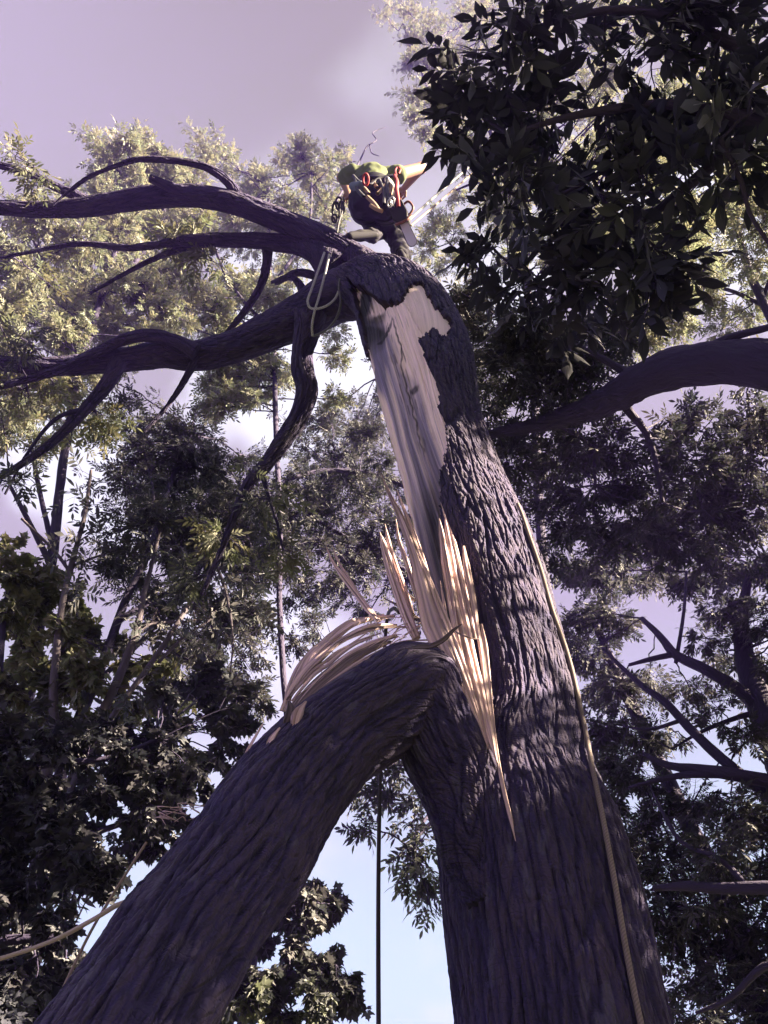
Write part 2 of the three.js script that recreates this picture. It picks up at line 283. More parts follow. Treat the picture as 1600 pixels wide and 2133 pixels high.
branch([[650, 640, 26], [612, 580, 12], [660, 565, 14]].slice(0, 2).concat([[575, 590, 8]]), 7.4, 7.8);
branch([[800, 590, 130], [745, 605, 118], [700, 618, 105], [640, 652, 94], [560, 692, 80], [480, 724, 70], [400, 742, 62], [340, 738, 56], [270, 748, 50], [200, 756, 45], [100, 764, 38], [0, 756, 32], [-140, 740, 24]], 7.2, 7.8, { label: 'thick dark limb sweeping left below the rope loops' });
branch([[410, 735, 34], [375, 716, 30], [325, 700, 27], [270, 703, 24], [200, 735, 22], [120, 772, 18], [20, 800, 14], [-60, 820, 8]], 7.35, 7.7);
branch([[648, 650, 66], [638, 700, 50], [630, 735, 44], [630, 772, 47], [640, 812, 45], [626, 862, 41], [592, 915, 37], [552, 970, 29], [516, 1010, 22], [486, 1080, 15], [455, 1160, 11], [420, 1240, 7]], 7.1, 6.5, { label: 'crooked limb hanging down from the fork' });
branch([[545, 985, 14], [556, 1020, 10], [575, 1080, 7], [590, 1150, 4]], 6.85, 6.7);
branch([[250, 752, 36], [222, 800, 30], [178, 852, 23], [110, 920, 18], [40, 970, 14], [-30, 1010, 11]], 7.55, 7.2);
branch([[178, 852, 13], [120, 870, 9], [60, 940, 7], [10, 1030, 5]], 7.4, 7.3);
branch([[410, 745, 18], [380, 800, 12], [345, 850, 8], [300, 900, 5]], 7.4, 7.2);
branch([[700, 600, 24], [655, 575, 18], [620, 568, 15], [590, 580, 11], [565, 588, 6]], 7.6, 8.1);
branch([[850, 570, 14], [868, 560, 11], [875, 556, 8]], 7.2, 7.2, { depth: 0 });

// the broken stem: hinged on the trunk, bent over and hanging down to the left
const brokenPath = [];
{
  const st = [[1012, 1900, 90, 2.62], [996, 1760, 170, 2.66], [972, 1640, 200, 2.66], [936, 1562, 204, 2.63], [911, 1502, 206, 2.61], [888, 1455, 214, 2.59], [862, 1447, 214, 2.57], [800, 1480, 204, 2.54], [705, 1538, 204, 2.48], [640, 1605, 218, 2.42], [575, 1685, 236, 2.35], [495, 1810, 262, 2.25], [395, 1945, 280, 2.15], [310, 2075, 300, 2.05], [190, 2260, 330, 1.95], [40, 2480, 360, 1.85]];
  for (const [x, y, w, d] of st) { const p = atZ(x, y, d); brokenPath.push({ p, r: widthAt(p, w) / 2 }); }
  brokenPath.push({ p: V3(-1.75, 0.75, -1.55), r: 0.22 }, { p: V3(-2.3, 0.12, -1.4), r: 0.2 });
  const g = limb(brokenPath, { step: 0.0085, around: 250, depth: 0.018, seed: 5.5, lumps: 0.13 });
  // fibrous, ragged skin where it bends
  put('broken_stem', g, M.bark, tree, 'thick broken stem still hinged to the trunk and hanging down to the left');
}
const broken = tree.children[tree.children.length - 1];

// splinters: long wedges of torn wood with a fibrous front and a tapering tip
function splinterGeo(st, { thick = 0.02, seed = 1, face = V3(-0.25, 0.1, 1), bow = 0.0, dark = 0, how = atZ } = {}) {
  const rnd = rng(seed * 977 + 5), path = st.map(([x, y, w, d]) => { const p = how(x, y, d); return { p, r: widthAt(p, w * 0.86) / 2 }; }), ring = resample(path, 0.022), N = ring.length, K = 11;
  const lanes = [...Array(K)].map(() => [rnd.s(0.7), rnd() < 0.22 ? rnd.in(0.35, 0.6) : rnd.in(0.78, 1.15)]), pos = [], col = [], uv = [], idx = [], tan = V3(), side = V3(), out = V3(), q = V3();
  for (let i = 0; i < N; i++) {
    tan.copy(ring[Math.min(N - 1, i + 1)].p).sub(ring[Math.max(0, i - 1)].p).normalize();
    side.crossVectors(tan, face).normalize(); out.crossVectors(side, tan).normalize(); if (out.dot(face) < 0) out.negate();
    const { p, r, s } = ring[i], t = i / (N - 1);
    for (let k = 0; k < K * 2; k++) {
      const front = k < K, j = front ? k : 2 * K - 1 - k, u = j / (K - 1) * 2 - 1;
      const edge = 1 + 0.10 * noise(s * 9, j < K / 2 ? 1 : 9, seed) + 0.05 * noise(s * 30, j < K / 2 ? 1 : 9, seed);
      const th = thick * clamp(r / 0.02, 0.25, 1), d = front ? th * (0.5 + 0.55 * lanes[j][0] + 0.35 * noise(u * 6, s * 4, seed)) * (1 - 0.55 * u * u) : -th * 0.5 * (1 - 0.4 * u * u);
      q.copy(p).addScaledVector(side, u * r * edge).addScaledVector(out, d + bow * Math.sin(t * Math.PI));
      pos.push(q.x, q.y, q.z); uv.push(u * r, s);
      const g = lanes[j][1] * (0.95 + 0.25 * noise(u * 9, s * 2, seed + 3)) * (1 - dark), stain = clamp(sstep(0.15, 0.45, noise(u * 2.5 + seed, s * 1.6, seed)) * 0.7, 0, 1);
      col.push(lerp(0.70, 0.30, stain) * g, lerp(0.51, 0.23, stain) * g, lerp(0.47, 0.28, stain) * g);
    }
  }
  const R = K * 2;
  for (let i = 0; i < N - 1; i++) for (let k = 0; k < R; k++) { const a = i * R + k, b = i * R + (k + 1) % R, c = a + R, d = b + R; idx.push(a, b, c, b, d, c); }
  for (const [i, f] of [[0, 0], [N - 1, 1]]) { const o = i * R; for (let k = 1; k < R - 1; k++) f ? idx.push(o, o + k, o + k + 1) : idx.push(o, o + k + 1, o + k); }
  const g = new THREE.BufferGeometry(); g.setAttribute('position', new THREE.Float32BufferAttribute(pos, 3)); g.setAttribute('uv', new THREE.Float32BufferAttribute(uv, 2)); g.setAttribute('color', new THREE.Float32BufferAttribute(col, 3)); g.setIndex(idx);
  const f = g.toNonIndexed(); f.computeVertexNormals(); g.computeVertexNormals(); return g;
}
let sn = 0;
const splinter = (st, opt = {}, parent = tree) => put('splinter', splinterGeo(st, { seed: ++sn, ...opt }), M.wood, parent, opt.label);
// standing on the trunk (tip first), x, y, width, distance of the plane
splinter([[795, 990, 2, 2.40], [812, 1030, 9, 2.41], [838, 1085, 18, 2.42], [862, 1150, 26, 2.43], [884, 1225, 46, 2.44], [905, 1300, 62, 2.45], [936, 1375, 52, 2.45], [962, 1440, 34, 2.46], [985, 1495, 8, 2.48]], { thick: 0.03, label: 'widest upright splinter with a long leaning tip' });
splinter([[827, 1022, 2, 2.42], [842, 1062, 8, 2.43], [860, 1110, 14, 2.44], [880, 1170, 18, 2.45], [898, 1230, 16, 2.45]], { thick: 0.02 });
splinter([[868, 1140, 3, 2.42], [880, 1180, 14, 2.43], [900, 1240, 30, 2.44], [925, 1310, 40, 2.45], [955, 1390, 38, 2.45], [985, 1470, 24, 2.46], [1004, 1520, 4, 2.47]], { thick: 0.022 });
splinter([[792, 1110, 2, 2.60], [799, 1135, 16, 2.6], [812, 1180, 24, 2.6], [830, 1235, 26, 2.58], [850, 1290, 28, 2.56], [868, 1330, 20, 2.54]], { thick: 0.02 });
splinter([[802, 1092, 2, 2.61], [808, 1122, 9, 2.61], [822, 1172, 14, 2.61], [842, 1230, 18, 2.59], [858, 1280, 14, 2.57]], { thick: 0.014 });
splinter([[825, 1082, 2, 2.52], [830, 1120, 9, 2.52], [848, 1175, 13, 2.52], [868, 1235, 17, 2.51], [890, 1295, 16, 2.50], [905, 1340, 8, 2.5]], { thick: 0.016 });
splinter([[915, 1080, 3, 2.52], [920, 1115, 14, 2.51], [930, 1180, 22, 2.5], [944, 1260, 26, 2.49], [962, 1340, 30, 2.48], [982, 1420, 30, 2.47], [1000, 1490, 22, 2.47], [1018, 1560, 4, 2.48]], { thick: 0.024, label: 'upright splinter against the dark hollow' });
splinter([[926, 1072, 2, 2.53], [932, 1110, 10, 2.52], [944, 1180, 16, 2.51], [960, 1260, 20, 2.5], [978, 1340, 22, 2.49], [998, 1430, 22, 2.48], [1018, 1520, 18, 2.47], [1036, 1590, 4, 2.48]], { thick: 0.02 });
splinter([[918, 1046, 1, 2.56], [930, 1085, 6, 2.55], [946, 1130, 10, 2.54], [960, 1190, 12, 2.53], [976, 1270, 13, 2.52], [990, 1330, 8, 2.51]], { thick: 0.012 });
splinter([[966, 1138, 6, 2.52], [972, 1180, 16, 2.5], [982, 1230, 16, 2.49], [993, 1300, 11, 2.49], [1003, 1360, 10, 2.48], [1013, 1440, 12, 2.48], [1026, 1520, 9, 2.48], [1040, 1600, 4, 2.48]], { thick: 0.016, dark: 0.25 });
splinter([[1003, 1300, 5, 2.5], [1010, 1345, 13, 2.49], [1018, 1420, 12, 2.48], [1024, 1480, 10, 2.48], [1034, 1560, 8, 2.48], [1048, 1640, 10, 2.48], [1060, 1690, 11, 2.48], [1074, 1752, 2, 2.49]], { thick: 0.014, dark: 0.12, label: 'narrow strip of wood running down the crack' });
splinter([[917, 1210, 1, 2.47], [922, 1240, 6, 2.46], [930, 1290, 10, 2.45], [942, 1345, 8, 2.45]], { thick: 0.012 });
splinter([[930, 1222, 1, 2.47], [935, 1250, 6, 2.46], [944, 1300, 10, 2.45], [956, 1360, 8, 2.45]], { thick: 0.012 });
splinter([[940, 1220, 1, 2.47], [945, 1260, 6, 2.46], [953, 1320, 9, 2.45], [966, 1380, 7, 2.45]], { thick: 0.012 });
splinter([[680, 1140, 2, 2.72], [694, 1172, 7, 2.72], [718, 1205, 13, 2.71], [745, 1240, 15, 2.69], [768, 1270, 15, 2.66], [790, 1295, 12, 2.62]], { thick: 0.014, label: 'splinter standing apart to the left with a forked tip' });
splinter([[692, 1135, 1, 2.73], [704, 1168, 5, 2.73], [722, 1198, 8, 2.72], [745, 1236, 10, 2.69]], { thick: 0.01 });
splinter([[1000, 1330, 2, 2.40], [985, 1330, 5, 2.39], [960, 1322, 5, 2.39], [945, 1312, 3, 2.41]], { thick: 0.006, dark: 0.55 });
splinter([[962, 1300, 2, 2.30], [945, 1312, 9, 2.30], [925, 1332, 14, 2.31], [900, 1345, 16, 2.33], [872, 1347, 14, 2.36], [845, 1352, 4, 2.4]], { thick: 0.014, dark: 0.82, label: 'dark strip of bark curling off the bend' });
splinter([[800, 1246, 2, 2.66], [830, 1262, 8, 2.62], [860, 1285, 14, 2.58], [884, 1296, 10, 2.54]], { thick: 0.012, dark: 0.8 });
splinter([[833, 1222, 3, 2.64], [848, 1238, 9, 2.62], [866, 1252, 9, 2.58]], { thick: 0.012, dark: 0.8 });
// torn fibres lying along the upper side of the broken stem, from the bend down to the left
{
  const rnd = rng(44), up = [[905, 1336], [850, 1340], [795, 1362], [740, 1393], [690, 1428], [640, 1462], [598, 1498], [556, 1542], [512, 1592]];
  const along = (t) => { const f = clamp(t, 0, 1) * (up.length - 1), k = Math.min(up.length - 2, Math.floor(f)), a = f - k; return [lerp(up[k][0], up[k + 1][0], a), lerp(up[k][1], up[k + 1][1], a)]; };
  for (let i = 0; i < 22; i++) {
    const lift = clamp((i % 10) / 9 + rnd.s(0.08), 0, 1), t0 = rnd.in(-0.02, 0.25) + lift * 0.12, t1 = rnd.in(0.55, 0.8) + (i % 3 === 0 ? 0.22 * (1 - lift) : 0), st = [], w = rnd.in(9, 34), n = 6, sk = rnd.s(16);
    for (let k = 0; k <= n; k++) {
      const t = lerp(t0, t1, k / n), [x, y] = along(t), out = lift * 112 * Math.sin(Math.PI * clamp(t * 1.05 + 0.12, 0, 1)) ** 0.8 * rnd.in(0.95, 1.05);
      st.push([x - out * 0.42 + 6 + sk * (k / n - 0.5), y - out * 0.78 + 9 + sk * 0.8 * (k / n - 0.4), Math.max(1.5, w * Math.sin(Math.PI * (0.08 + 0.86 * k / n)) ** 0.6), 2.52 - 0.17 * t + lift * 0.2]);
    }
    splinter(st, { thick: rnd.in(0.008, 0.02), face: V3(-0.2, 0.5, 0.85), dark: rnd() < 0.3 ? 0.75 : rnd.in(0, 0.25) }, broken);
  }
  for (let i = 0; i < 12; i++) { const x = rnd.in(820, 900), y = rnd.in(1285, 1330), l = rnd.in(30, 95), a = rnd.in(2.2, 2.9); splinter([[x, y, 3, 2.56], [x + Math.cos(a) * l * 0.5 + rnd.s(6), y + Math.sin(a) * l * 0.3 - 6, 4, 2.54], [x + Math.cos(a) * l, y + Math.sin(a) * l * 0.75, 1.5, 2.5]], { thick: 0.006 }, broken); }
  for (const [x, y, w, d] of [[615, 1500, 30, 2.28], [560, 1555, 18, 2.24]]) splinter([[x + 22, y - 38, 6, d + 0.03], [x + 4, y - 12, w, d], [x - 2, y + 16, w * 0.6, d], [x - 6, y + 40, 2, d + 0.03]], { thick: 0.02 }, broken);
  // a flap of bark that stands up from the stem
  splinter([[602, 1462, 8, 2.36], [606, 1478, 24, 2.33], [600, 1502, 26, 2.31], [590, 1530, 12, 2.32]], { thick: 0.02, dark: 0.85, label: 'flap of dark bark standing up from the broken stem' }, broken);
  splinter([[548, 1508, 4, 2.34], [526, 1545, 8, 2.30], [508, 1580, 9, 2.28], [496, 1612, 3, 2.27]], { thick: 0.012 }, broken);
  for (let i = 0; i < 16; i++) { const x = 385 + rnd.s(50), y = 1700 + rnd.s(14); splinter([[x, y, 3, 2.3], [x + rnd.s(30), y - rnd.in(4, 14), 3, 2.26], [x + rnd.s(55), y + rnd.s(12), 1.2, 2.24]], { thick: 0.005, dark: 0.3 }, broken); }
}

// ------------------------------------------------------------------ foliage
// one blade, folded along its midrib, as two rows of triangles; x is along, y is up
function blade(P, I, N0, o, dir, side, up, L, W, fold, droop) {
  const ks = [[0.02, 0.05], [0.28, 0.82], [0.58, 0.95], [1, 0.02]], b = P.length / 3, q = V3();
  for (const [t, w] of ks) for (const s of [-1, 0, 1]) {
    q.copy(o).addScaledVector(dir, L * t).addScaledVector(side, s * W * 0.5 * w).addScaledVector(up, Math.abs(s) * fold * W * 0.5 * w - droop * L * t * t);
    P.push(q.x, q.y, q.z);
  }
  for (let k = 0; k < 3; k++) for (let s = 0; s < 2; s++) { const a = b + k * 3 + s, c = a + 3; I.push(a, c, a + 1, a + 1, c, c + 1); }
}
function finish(P, I) { const g = new THREE.BufferGeometry(); g.setAttribute('position', new THREE.Float32BufferAttribute(P, 3)); g.setIndex(I); g.computeVertexNormals(); return g; }
// a feathered leaf of n pairs of leaflets and one at the tip, one metre long, growing along +x
function featherLeaf(seed, pairs = 3, wide = 0.3, len = 0.36) {
  const r = rng(seed), P = [], I = [], bend = r.in(0.05, 0.22), at = (t) => V3(t, -bend * t * t, 0.04 * Math.sin(t * 3 + seed));
  const q = [0, 0.5, 1].map(at), w = 0.006;
  for (const p of q) P.push(p.x, p.y, p.z - w, p.x, p.y + w, p.z, p.x, p.y, p.z + w);
  for (let k = 0; k < 2; k++) for (let s = 0; s < 3; s++) { const a = k * 3 + s, b = k * 3 + (s + 1) % 3; I.push(a, b, a + 3, b, b + 3, a + 3); }
  for (let i = 0; i <= pairs; i++) for (const s of i === pairs ? [0] : [-1, 1]) {
    const t = i === pairs ? 0.74 : 0.3 + 0.44 * i / pairs, o = at(t), a = s * r.in(0.75, 1.1), dir = V3(Math.cos(a), r.s(0.18) - bend * t, Math.sin(a)).normalize(), side = V3(-Math.sin(a), r.s(0.35), Math.cos(a)).normalize(), up = V3().crossVectors(side, dir).normalize(); if (up.y < 0) up.negate();
    const L = len * r.in(0.85, 1.12) * (i === pairs ? 1.05 : 1 - 0.12 * Math.abs(i - pairs / 2));
    blade(P, I, 0, o, dir, side, up, L, L * wide * r.in(0.9, 1.15), r.in(0.1, 0.4), r.in(0.02, 0.2));
  }
  return finish(P, I);
}
// a lobed maple leaf, stalk at the origin, one metre long along +x
function lobedLeaf(seed) {
  const r = rng(seed), P = [0.3, 0, 0], I = [], out = [[0, 0.28], [0.55, 0.34], [0.75, 0.62], [0.98, 0.34], [1.25, 0.5], [1.45, 0.86], [1.6, 0.62], [1.85, 0.42], [2.25, 0.66], [2.55, 0.98]];
  const pts = []; for (const [a, R] of out) pts.push([a - Math.PI, R]); const m = [...pts, [0 - 0.32, 0.62], [0, 1.02], [0.32, 0.62], ...pts.slice().reverse().map(([a, R]) => [-a, R])];
  const half = [[-3.0, 0.22], [-2.35, 0.42], [-2.0, 0.30], [-1.35, 0.5], [-1.1, 0.62], [-0.95, 0.40], [-0.62, 0.34], [-0.42, 0.52], [-0.2, 0.5]], all = [...half, [0, 0.74], ...half.slice().reverse().map(([a, R]) => [-a, R])];
  for (const [a, R] of all) { const x = 0.3 + R * Math.cos(a), z = R * Math.sin(a) * 1.08; P.push(x, r.s(0.03) - 0.16 * (x - 0.3) ** 2 - 0.12 * z * z + 0.1 * Math.abs(Math.sin(a * 2.5)), z); }
  for (let i = 1; i < all.length; i++) I.push(0, i + 1, i);
  const b = P.length / 3; P.push(0, 0, -0.008, 0, 0, 0.008, -0.45, 0.05, -0.008, -0.45, 0.05, 0.008, 0.3, 0, 0); I.push(b, b + 1, b + 2, b + 1, b + 3, b + 2, b, b + 4, b + 1);
  return finish(P, I);
}
const FEATHER = [1, 2, 3, 4].map((s) => featherLeaf(s * 13, 3, 0.33, 0.37)), FINE = [1, 2, 3].map((s) => featherLeaf(s * 29, 4, 0.30, 0.33)), BROAD = [1, 2, 3, 4, 5].map((s) => featherLeaf(s * 17, 3, 0.34, 0.42)), LOBED = [1, 2, 3, 4].map((s) => lobedLeaf(s * 7));
const leafMat = (name, c, trans = 0.4, rough = 0.62) => new THREE.MeshPhysicalMaterial({ name, color: new THREE.Color().setRGB(...c), roughness: rough, transmission: trans, thickness: 0, side: THREE.DoubleSide, specularIntensity: 0.7 });
const LEAF = {
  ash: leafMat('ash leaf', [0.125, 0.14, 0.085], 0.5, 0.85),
  pale: leafMat('pale leaf', [0.195, 0.22, 0.155], 0.5, 0.82),  // lightened leaf copy, the look of sunlit trees put into the colour
  dark: leafMat('dark leaf', [0.049, 0.055, 0.062], 0.42, 0.82),  // darkened leaf copy, the look of shaded trees put into the colour
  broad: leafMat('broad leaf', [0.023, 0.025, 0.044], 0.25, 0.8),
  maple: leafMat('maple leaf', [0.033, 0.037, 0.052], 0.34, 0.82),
};
const qX = V3(1, 0, 0), mtx = new THREE.Matrix4(), quat = new THREE.Quaternion(), quat2 = new THREE.Quaternion(), sc = V3(), colr = new THREE.Color();
// thin bare twig as a three-sided tube, added to lists
function twigTube(T, pts, r0, r1) {
  const b = T.P.length / 3, n = pts.length, t = V3(), a = V3(), c = V3();
  for (let i = 0; i < n; i++) {
    t.copy(pts[Math.min(n - 1, i + 1)]).sub(pts[Math.max(0, i - 1)]).normalize(); a.set(0.3, 0.2, 0.93).cross(t).normalize(); c.crossVectors(t, a);
    const r = lerp(r0, r1, i / (n - 1));
    for (let k = 0; k < 4; k++) { const th = k * Math.PI / 2; T.P.push(pts[i].x + r * (a.x * Math.cos(th) + c.x * Math.sin(th)), pts[i].y + r * (a.y * Math.cos(th) + c.y * Math.sin(th)), pts[i].z + r * (a.z * Math.cos(th) + c.z * Math.sin(th))); T.U.push(k * r * 1.5, i * 0.1); }
  }
  for (let i = 0; i < n - 1; i++) for (let k = 0; k < 4; k++) { const p = b + i * 4 + k, q = b + i * 4 + (k + 1) % 4; T.I.push(p, q, p + 4, q, q + 4, p + 4); }
}
// Fills clumps with twigs and leaves. clump: { c, r, n (twigs), sq (flattening) }; anchors: places on the limbs that the branchlets spring from
function grow(clumps, anchors, { seed = 1, leaf = 0.27, per = 7, droop = 0.3, size = 0.012, fill = 0.62, spread = 0.8 } = {}) {
  const rnd = rng(seed), T = { P: [], U: [], I: [] }, leaves = [];
  const addLeaf = (p, out) => {
    const d = out.clone().add(V3(rnd.n() * 0.55, rnd.n() * 0.35 - droop, rnd.n() * 0.55)).normalize();
    quat.setFromUnitVectors(qX, d); quat2.setFromAxisAngle(qX, 0); const up = V3(0, 1, 0).applyQuaternion(quat), want = V3(0, 1, 0).addScaledVector(d, -d.y);
    if (want.lengthSq() > 1e-4) { want.normalize(); const s = V3().crossVectors(up, want).dot(d); quat2.setFromAxisAngle(qX, Math.atan2(s, up.dot(want)) + rnd.n() * 1.1); quat.multiply(quat2); }
    leaves.push({ p: p.clone(), q: quat.clone(), s: leaf * rnd.in(0.72, 1.2), t: rnd() });
  };
  for (const cl of clumps) {
    let best = null, bd = 1e9; for (const a of anchors) { const d = a.distanceToSquared(cl.c) * (a.y > cl.c.y + 0.5 ? 1.6 : 1); if (d < bd) { bd = d; best = a; } }
    const far = Math.sqrt(bd), stem = [], dirc = cl.c.clone().sub(best);
    if (far < 9) { const n = 6; for (let i = 0; i <= n; i++) { const t = i / n; stem.push(best.clone().addScaledVector(dirc, t).add(V3(rnd.s(0.07), Math.sin(t * Math.PI) * 0.12 + rnd.s(0.06), rnd.s(0.07)).multiplyScalar(far * 0.5 * Math.sin(Math.PI * t)))); } twigTube(T, stem, clamp(size * (0.6 + far * 0.22), size * 0.6, size * 3), size * 0.55); }
    else stem.push(cl.c.clone(), cl.c.clone());
    const k = Math.max(2, Math.round(cl.n * fill));
    for (let i = 0; i < k; i++) {
      const v = V3(rnd.n(), rnd.n() * (cl.sq ?? 0.8), rnd.n())  .multiplyScalar(spread * rnd.in(0.55, 1.1)), end = cl.c.clone().addScaledVector(v, cl.r), from = stem[Math.floor(stem.length * rnd.in(0.55, 0.999))].clone();
      if (end.distanceTo(from) > cl.r * 1.6) from.lerp(end, 0.5);
      const bow = V3(rnd.s(0.2), rnd.in(0, 0.3), rnd.s(0.2)).multiplyScalar(cl.r * 0.5), pts = [0, 0.33, 0.66, 1].map((t) => from.clone().lerp(end, t).addScaledVector(bow, Math.sin(t * Math.PI)));
      twigTube(T, pts, size * 0.42, size * 0.16);
      const out = pts[3].clone().sub(pts[1]).normalize();
      for (let j = 0; j < per; j++) {
        const t = 1 - (j / per) * 0.75, f = t * 3, q = Math.min(2, Math.floor(f)), p = pts[q].clone().lerp(pts[q + 1], f - q);
        const s = V3().crossVectors(out, V3(0, 1, 0)).normalize().multiplyScalar(j % 2 ? 1 : -1).addScaledVector(V3(0, 1, 0), rnd.s(0.5));
        addLeaf(p, j === 0 ? out : out.clone().multiplyScalar(0.55).add(s.multiplyScalar(0.85)));
      }
    }
  }
  return { T, leaves };
}
function twigMesh(T, mat, parent) { const g = new THREE.BufferGeometry(); g.setAttribute('position', new THREE.Float32BufferAttribute(T.P, 3)); g.setAttribute('uv', new THREE.Float32BufferAttribute(T.U, 2)); g.setIndex(T.I); g.computeVertexNormals(); const m = put('twig', g, mat, parent); m.userData.kind = 'stuff'; return m; }
function crownMesh(leaves, shapes, mat, parent, name = 'crown') {
  const o = parent.position, groups = shapes.map(() => []); leaves.forEach((l, i) => groups[i % shapes.length].push(l));
  shapes.forEach((g, k) => {
    const L = groups[k]; if (!L.length) return;
    const m = new THREE.InstancedMesh(g, mat, L.length); m.name = numbered(name); m.castShadow = m.receiveShadow = true; m.userData.kind = 'stuff';
    L.forEach((l, i) => { m.setMatrixAt(i, mtx.compose(V3(l.p.x - o.x, l.p.y - o.y, l.p.z - o.z), l.q, sc.setScalar(l.s))); const b = 0.8 + 0.45 * l.t; m.setColorAt(i, colr.setRGB(b * (0.92 + 0.3 * ((l.t * 7) % 1)), b, b * 0.9)); });
    parent.add(m);
  });
}
// the leaves that show largest, each a mesh of its own
function leafMeshes(leaves, shapes, mats, parent, most) {
  const o = parent.position, view = (l) => { const [x, y] = seenAt(l.p); return x > -60 && x < 1660 && y > -60 && y < 2190 && axial(l.p) > 0.3 ? axial(l.p) : 1e6 + axial(l.p); };
  const s = leaves.map((l) => [view(l), l]).sort((a, b) => a[0] - b[0]).map((k) => k[1]), own = s.slice(0, most);
  own.forEach((l, i) => { const m = new THREE.Mesh(shapes[i % shapes.length], mats[Math.floor(l.t * mats.length)]); m.name = numbered('leaf'); m.position.set(l.p.x - o.x, l.p.y - o.y, l.p.z - o.z); m.quaternion.copy(l.q); m.scale.setScalar(l.s); m.castShadow = m.receiveShadow = true; parent.add(m); });
  return s.slice(most);
}
// clumps from [x, y, radius in pixels, distance, twigs] on the photograph; how: which distance
function spots(list, how = atD, sq) { const jit = rng(list.length * 31 + 7); return list.map(([x, y, r, d, n]) => { const c = how(x, y, d * (1 + jit.s(0.06))); return { c, r: widthAt(c, r), n, sq }; }); }
// n small clumps of radius r pixels scattered in an outline, at distances d0 .. d1
function scatter(poly, n, r, d0, d1, twigs, seed, how = atD) {
  const rnd = rng(seed), out = [], xs = poly.map((p) => p[0]), ys = poly.map((p) => p[1]), bx = [Math.min(...xs), Math.max(...xs)], by = [Math.min(...ys), Math.max(...ys)];
  while (out.length < n) { const x = rnd.in(...bx), y = rnd.in(...by); if (!inside(poly, x, y)) continue; const c = how(x, y, rnd.in(d0, d1)); out.push({ c, r: widthAt(c, r * rnd.in(0.6, 1.3)), n: Math.max(2, Math.round(twigs * rnd.in(0.6, 1.3))) }); }
  return out;
}
// A whole tree. trunk: stations from the ground up; limbs: sight lists
function makeTree({ name = 'ash_tree', label, base: [bx, bz], trunk, limbs = [], bare = [], clumps, shapes = FEATHER, mat = LEAF.ash, bark = M.thinBark, seed, leaf, per, droop, size, fill, spread, own = 0, ownMats, group }) {
  const t = base(name, label, 'tree', V3(bx, 0, bz), group), anchors = [];
  const path = [{ p: V3(bx, -0.1, bz), r: trunk[0].r * 1.5 }, { p: V3(bx, 0.5, bz), r: trunk[0].r * 1.1 }, ...trunk];
  const g = limb(path, { step: 0.12, around: 20, lumps: 0.12, seed, colors: false }); g.userData.ring.forEach((k) => k.p.y > 2.2 && anchors.push(k.p.clone()));
  put('trunk', g, bark, t);
  for (const L of limbs) { const big = L[0].r > 0.1, lg = limb(L, { step: big ? 0.02 : 0.07, around: big ? 80 : 12, depth: big ? 0.016 : 0, lumps: big ? 0.16 : 0.12, seed: seed + 3, colors: false }); lg.userData.ring.forEach((k) => anchors.push(k.p.clone())); put('branch', lg, bark, t); }
  for (const L of bare) put('dead_twig', limb(L, { step: 0.05, around: 8, lumps: 0.12, seed, colors: false }), bark, t);
  const made = grow(clumps, anchors, { seed, leaf, per, droop, size, fill, spread }); twigMesh(made.T, bark, t);
  let rest = made.leaves; if (own) rest = leafMeshes(rest, shapes, ownMats ?? [mat], t, own);
  crownMesh(rest, shapes, mat, t);
  return { t, anchors, count: made.leaves.length };
}
let leavesTotal = 0;
const T = (o) => { const r = makeTree(o); leavesTotal += r.count; return r; };
const stations = (list, how = atD) => list.map(([x, y, w, d]) => { const p = how(x, y, d); return { p, r: widthAt(p, w) / 2 }; });

// ------------------------------------------------------------------ trees round about
// foliage of the split tree itself, on its far-reaching limbs
{
  const c = spots([[70, 345, 50, 8.3, 6], [30, 330, 36, 8.4, 4], [400, 505, 62, 8.1, 16], [430, 540, 40, 8.0, 8], [340, 500, 40, 8.3, 7], [60, 560, 60, 8.4, 5], [20, 720, 90, 7.8, 16], [60, 830, 90, 7.7, 22], [110, 800, 60, 7.6, 10], [200, 860, 50, 7.2, 7], [30, 1010, 40, 7.3, 6], [420, 1200, 60, 6.6, 12], [470, 1120, 60, 6.7, 12], [590, 1150, 50, 6.7, 8], [560, 1040, 50, 6.8, 8], [210, 880, 40, 7.3, 6]], atR);
  const made = grow(c, skeleton, { seed: 71, leaf: 0.18, per: 9, fill: 0.6, spread: 0.9 });
  twigMesh(made.T, M.thinBark, tree); crownMesh(leafMeshes(made.leaves, FEATHER, [LEAF.ash, LEAF.dark], tree, 240), FEATHER, LEAF.ash, tree); leavesTotal += made.leaves.length;
}
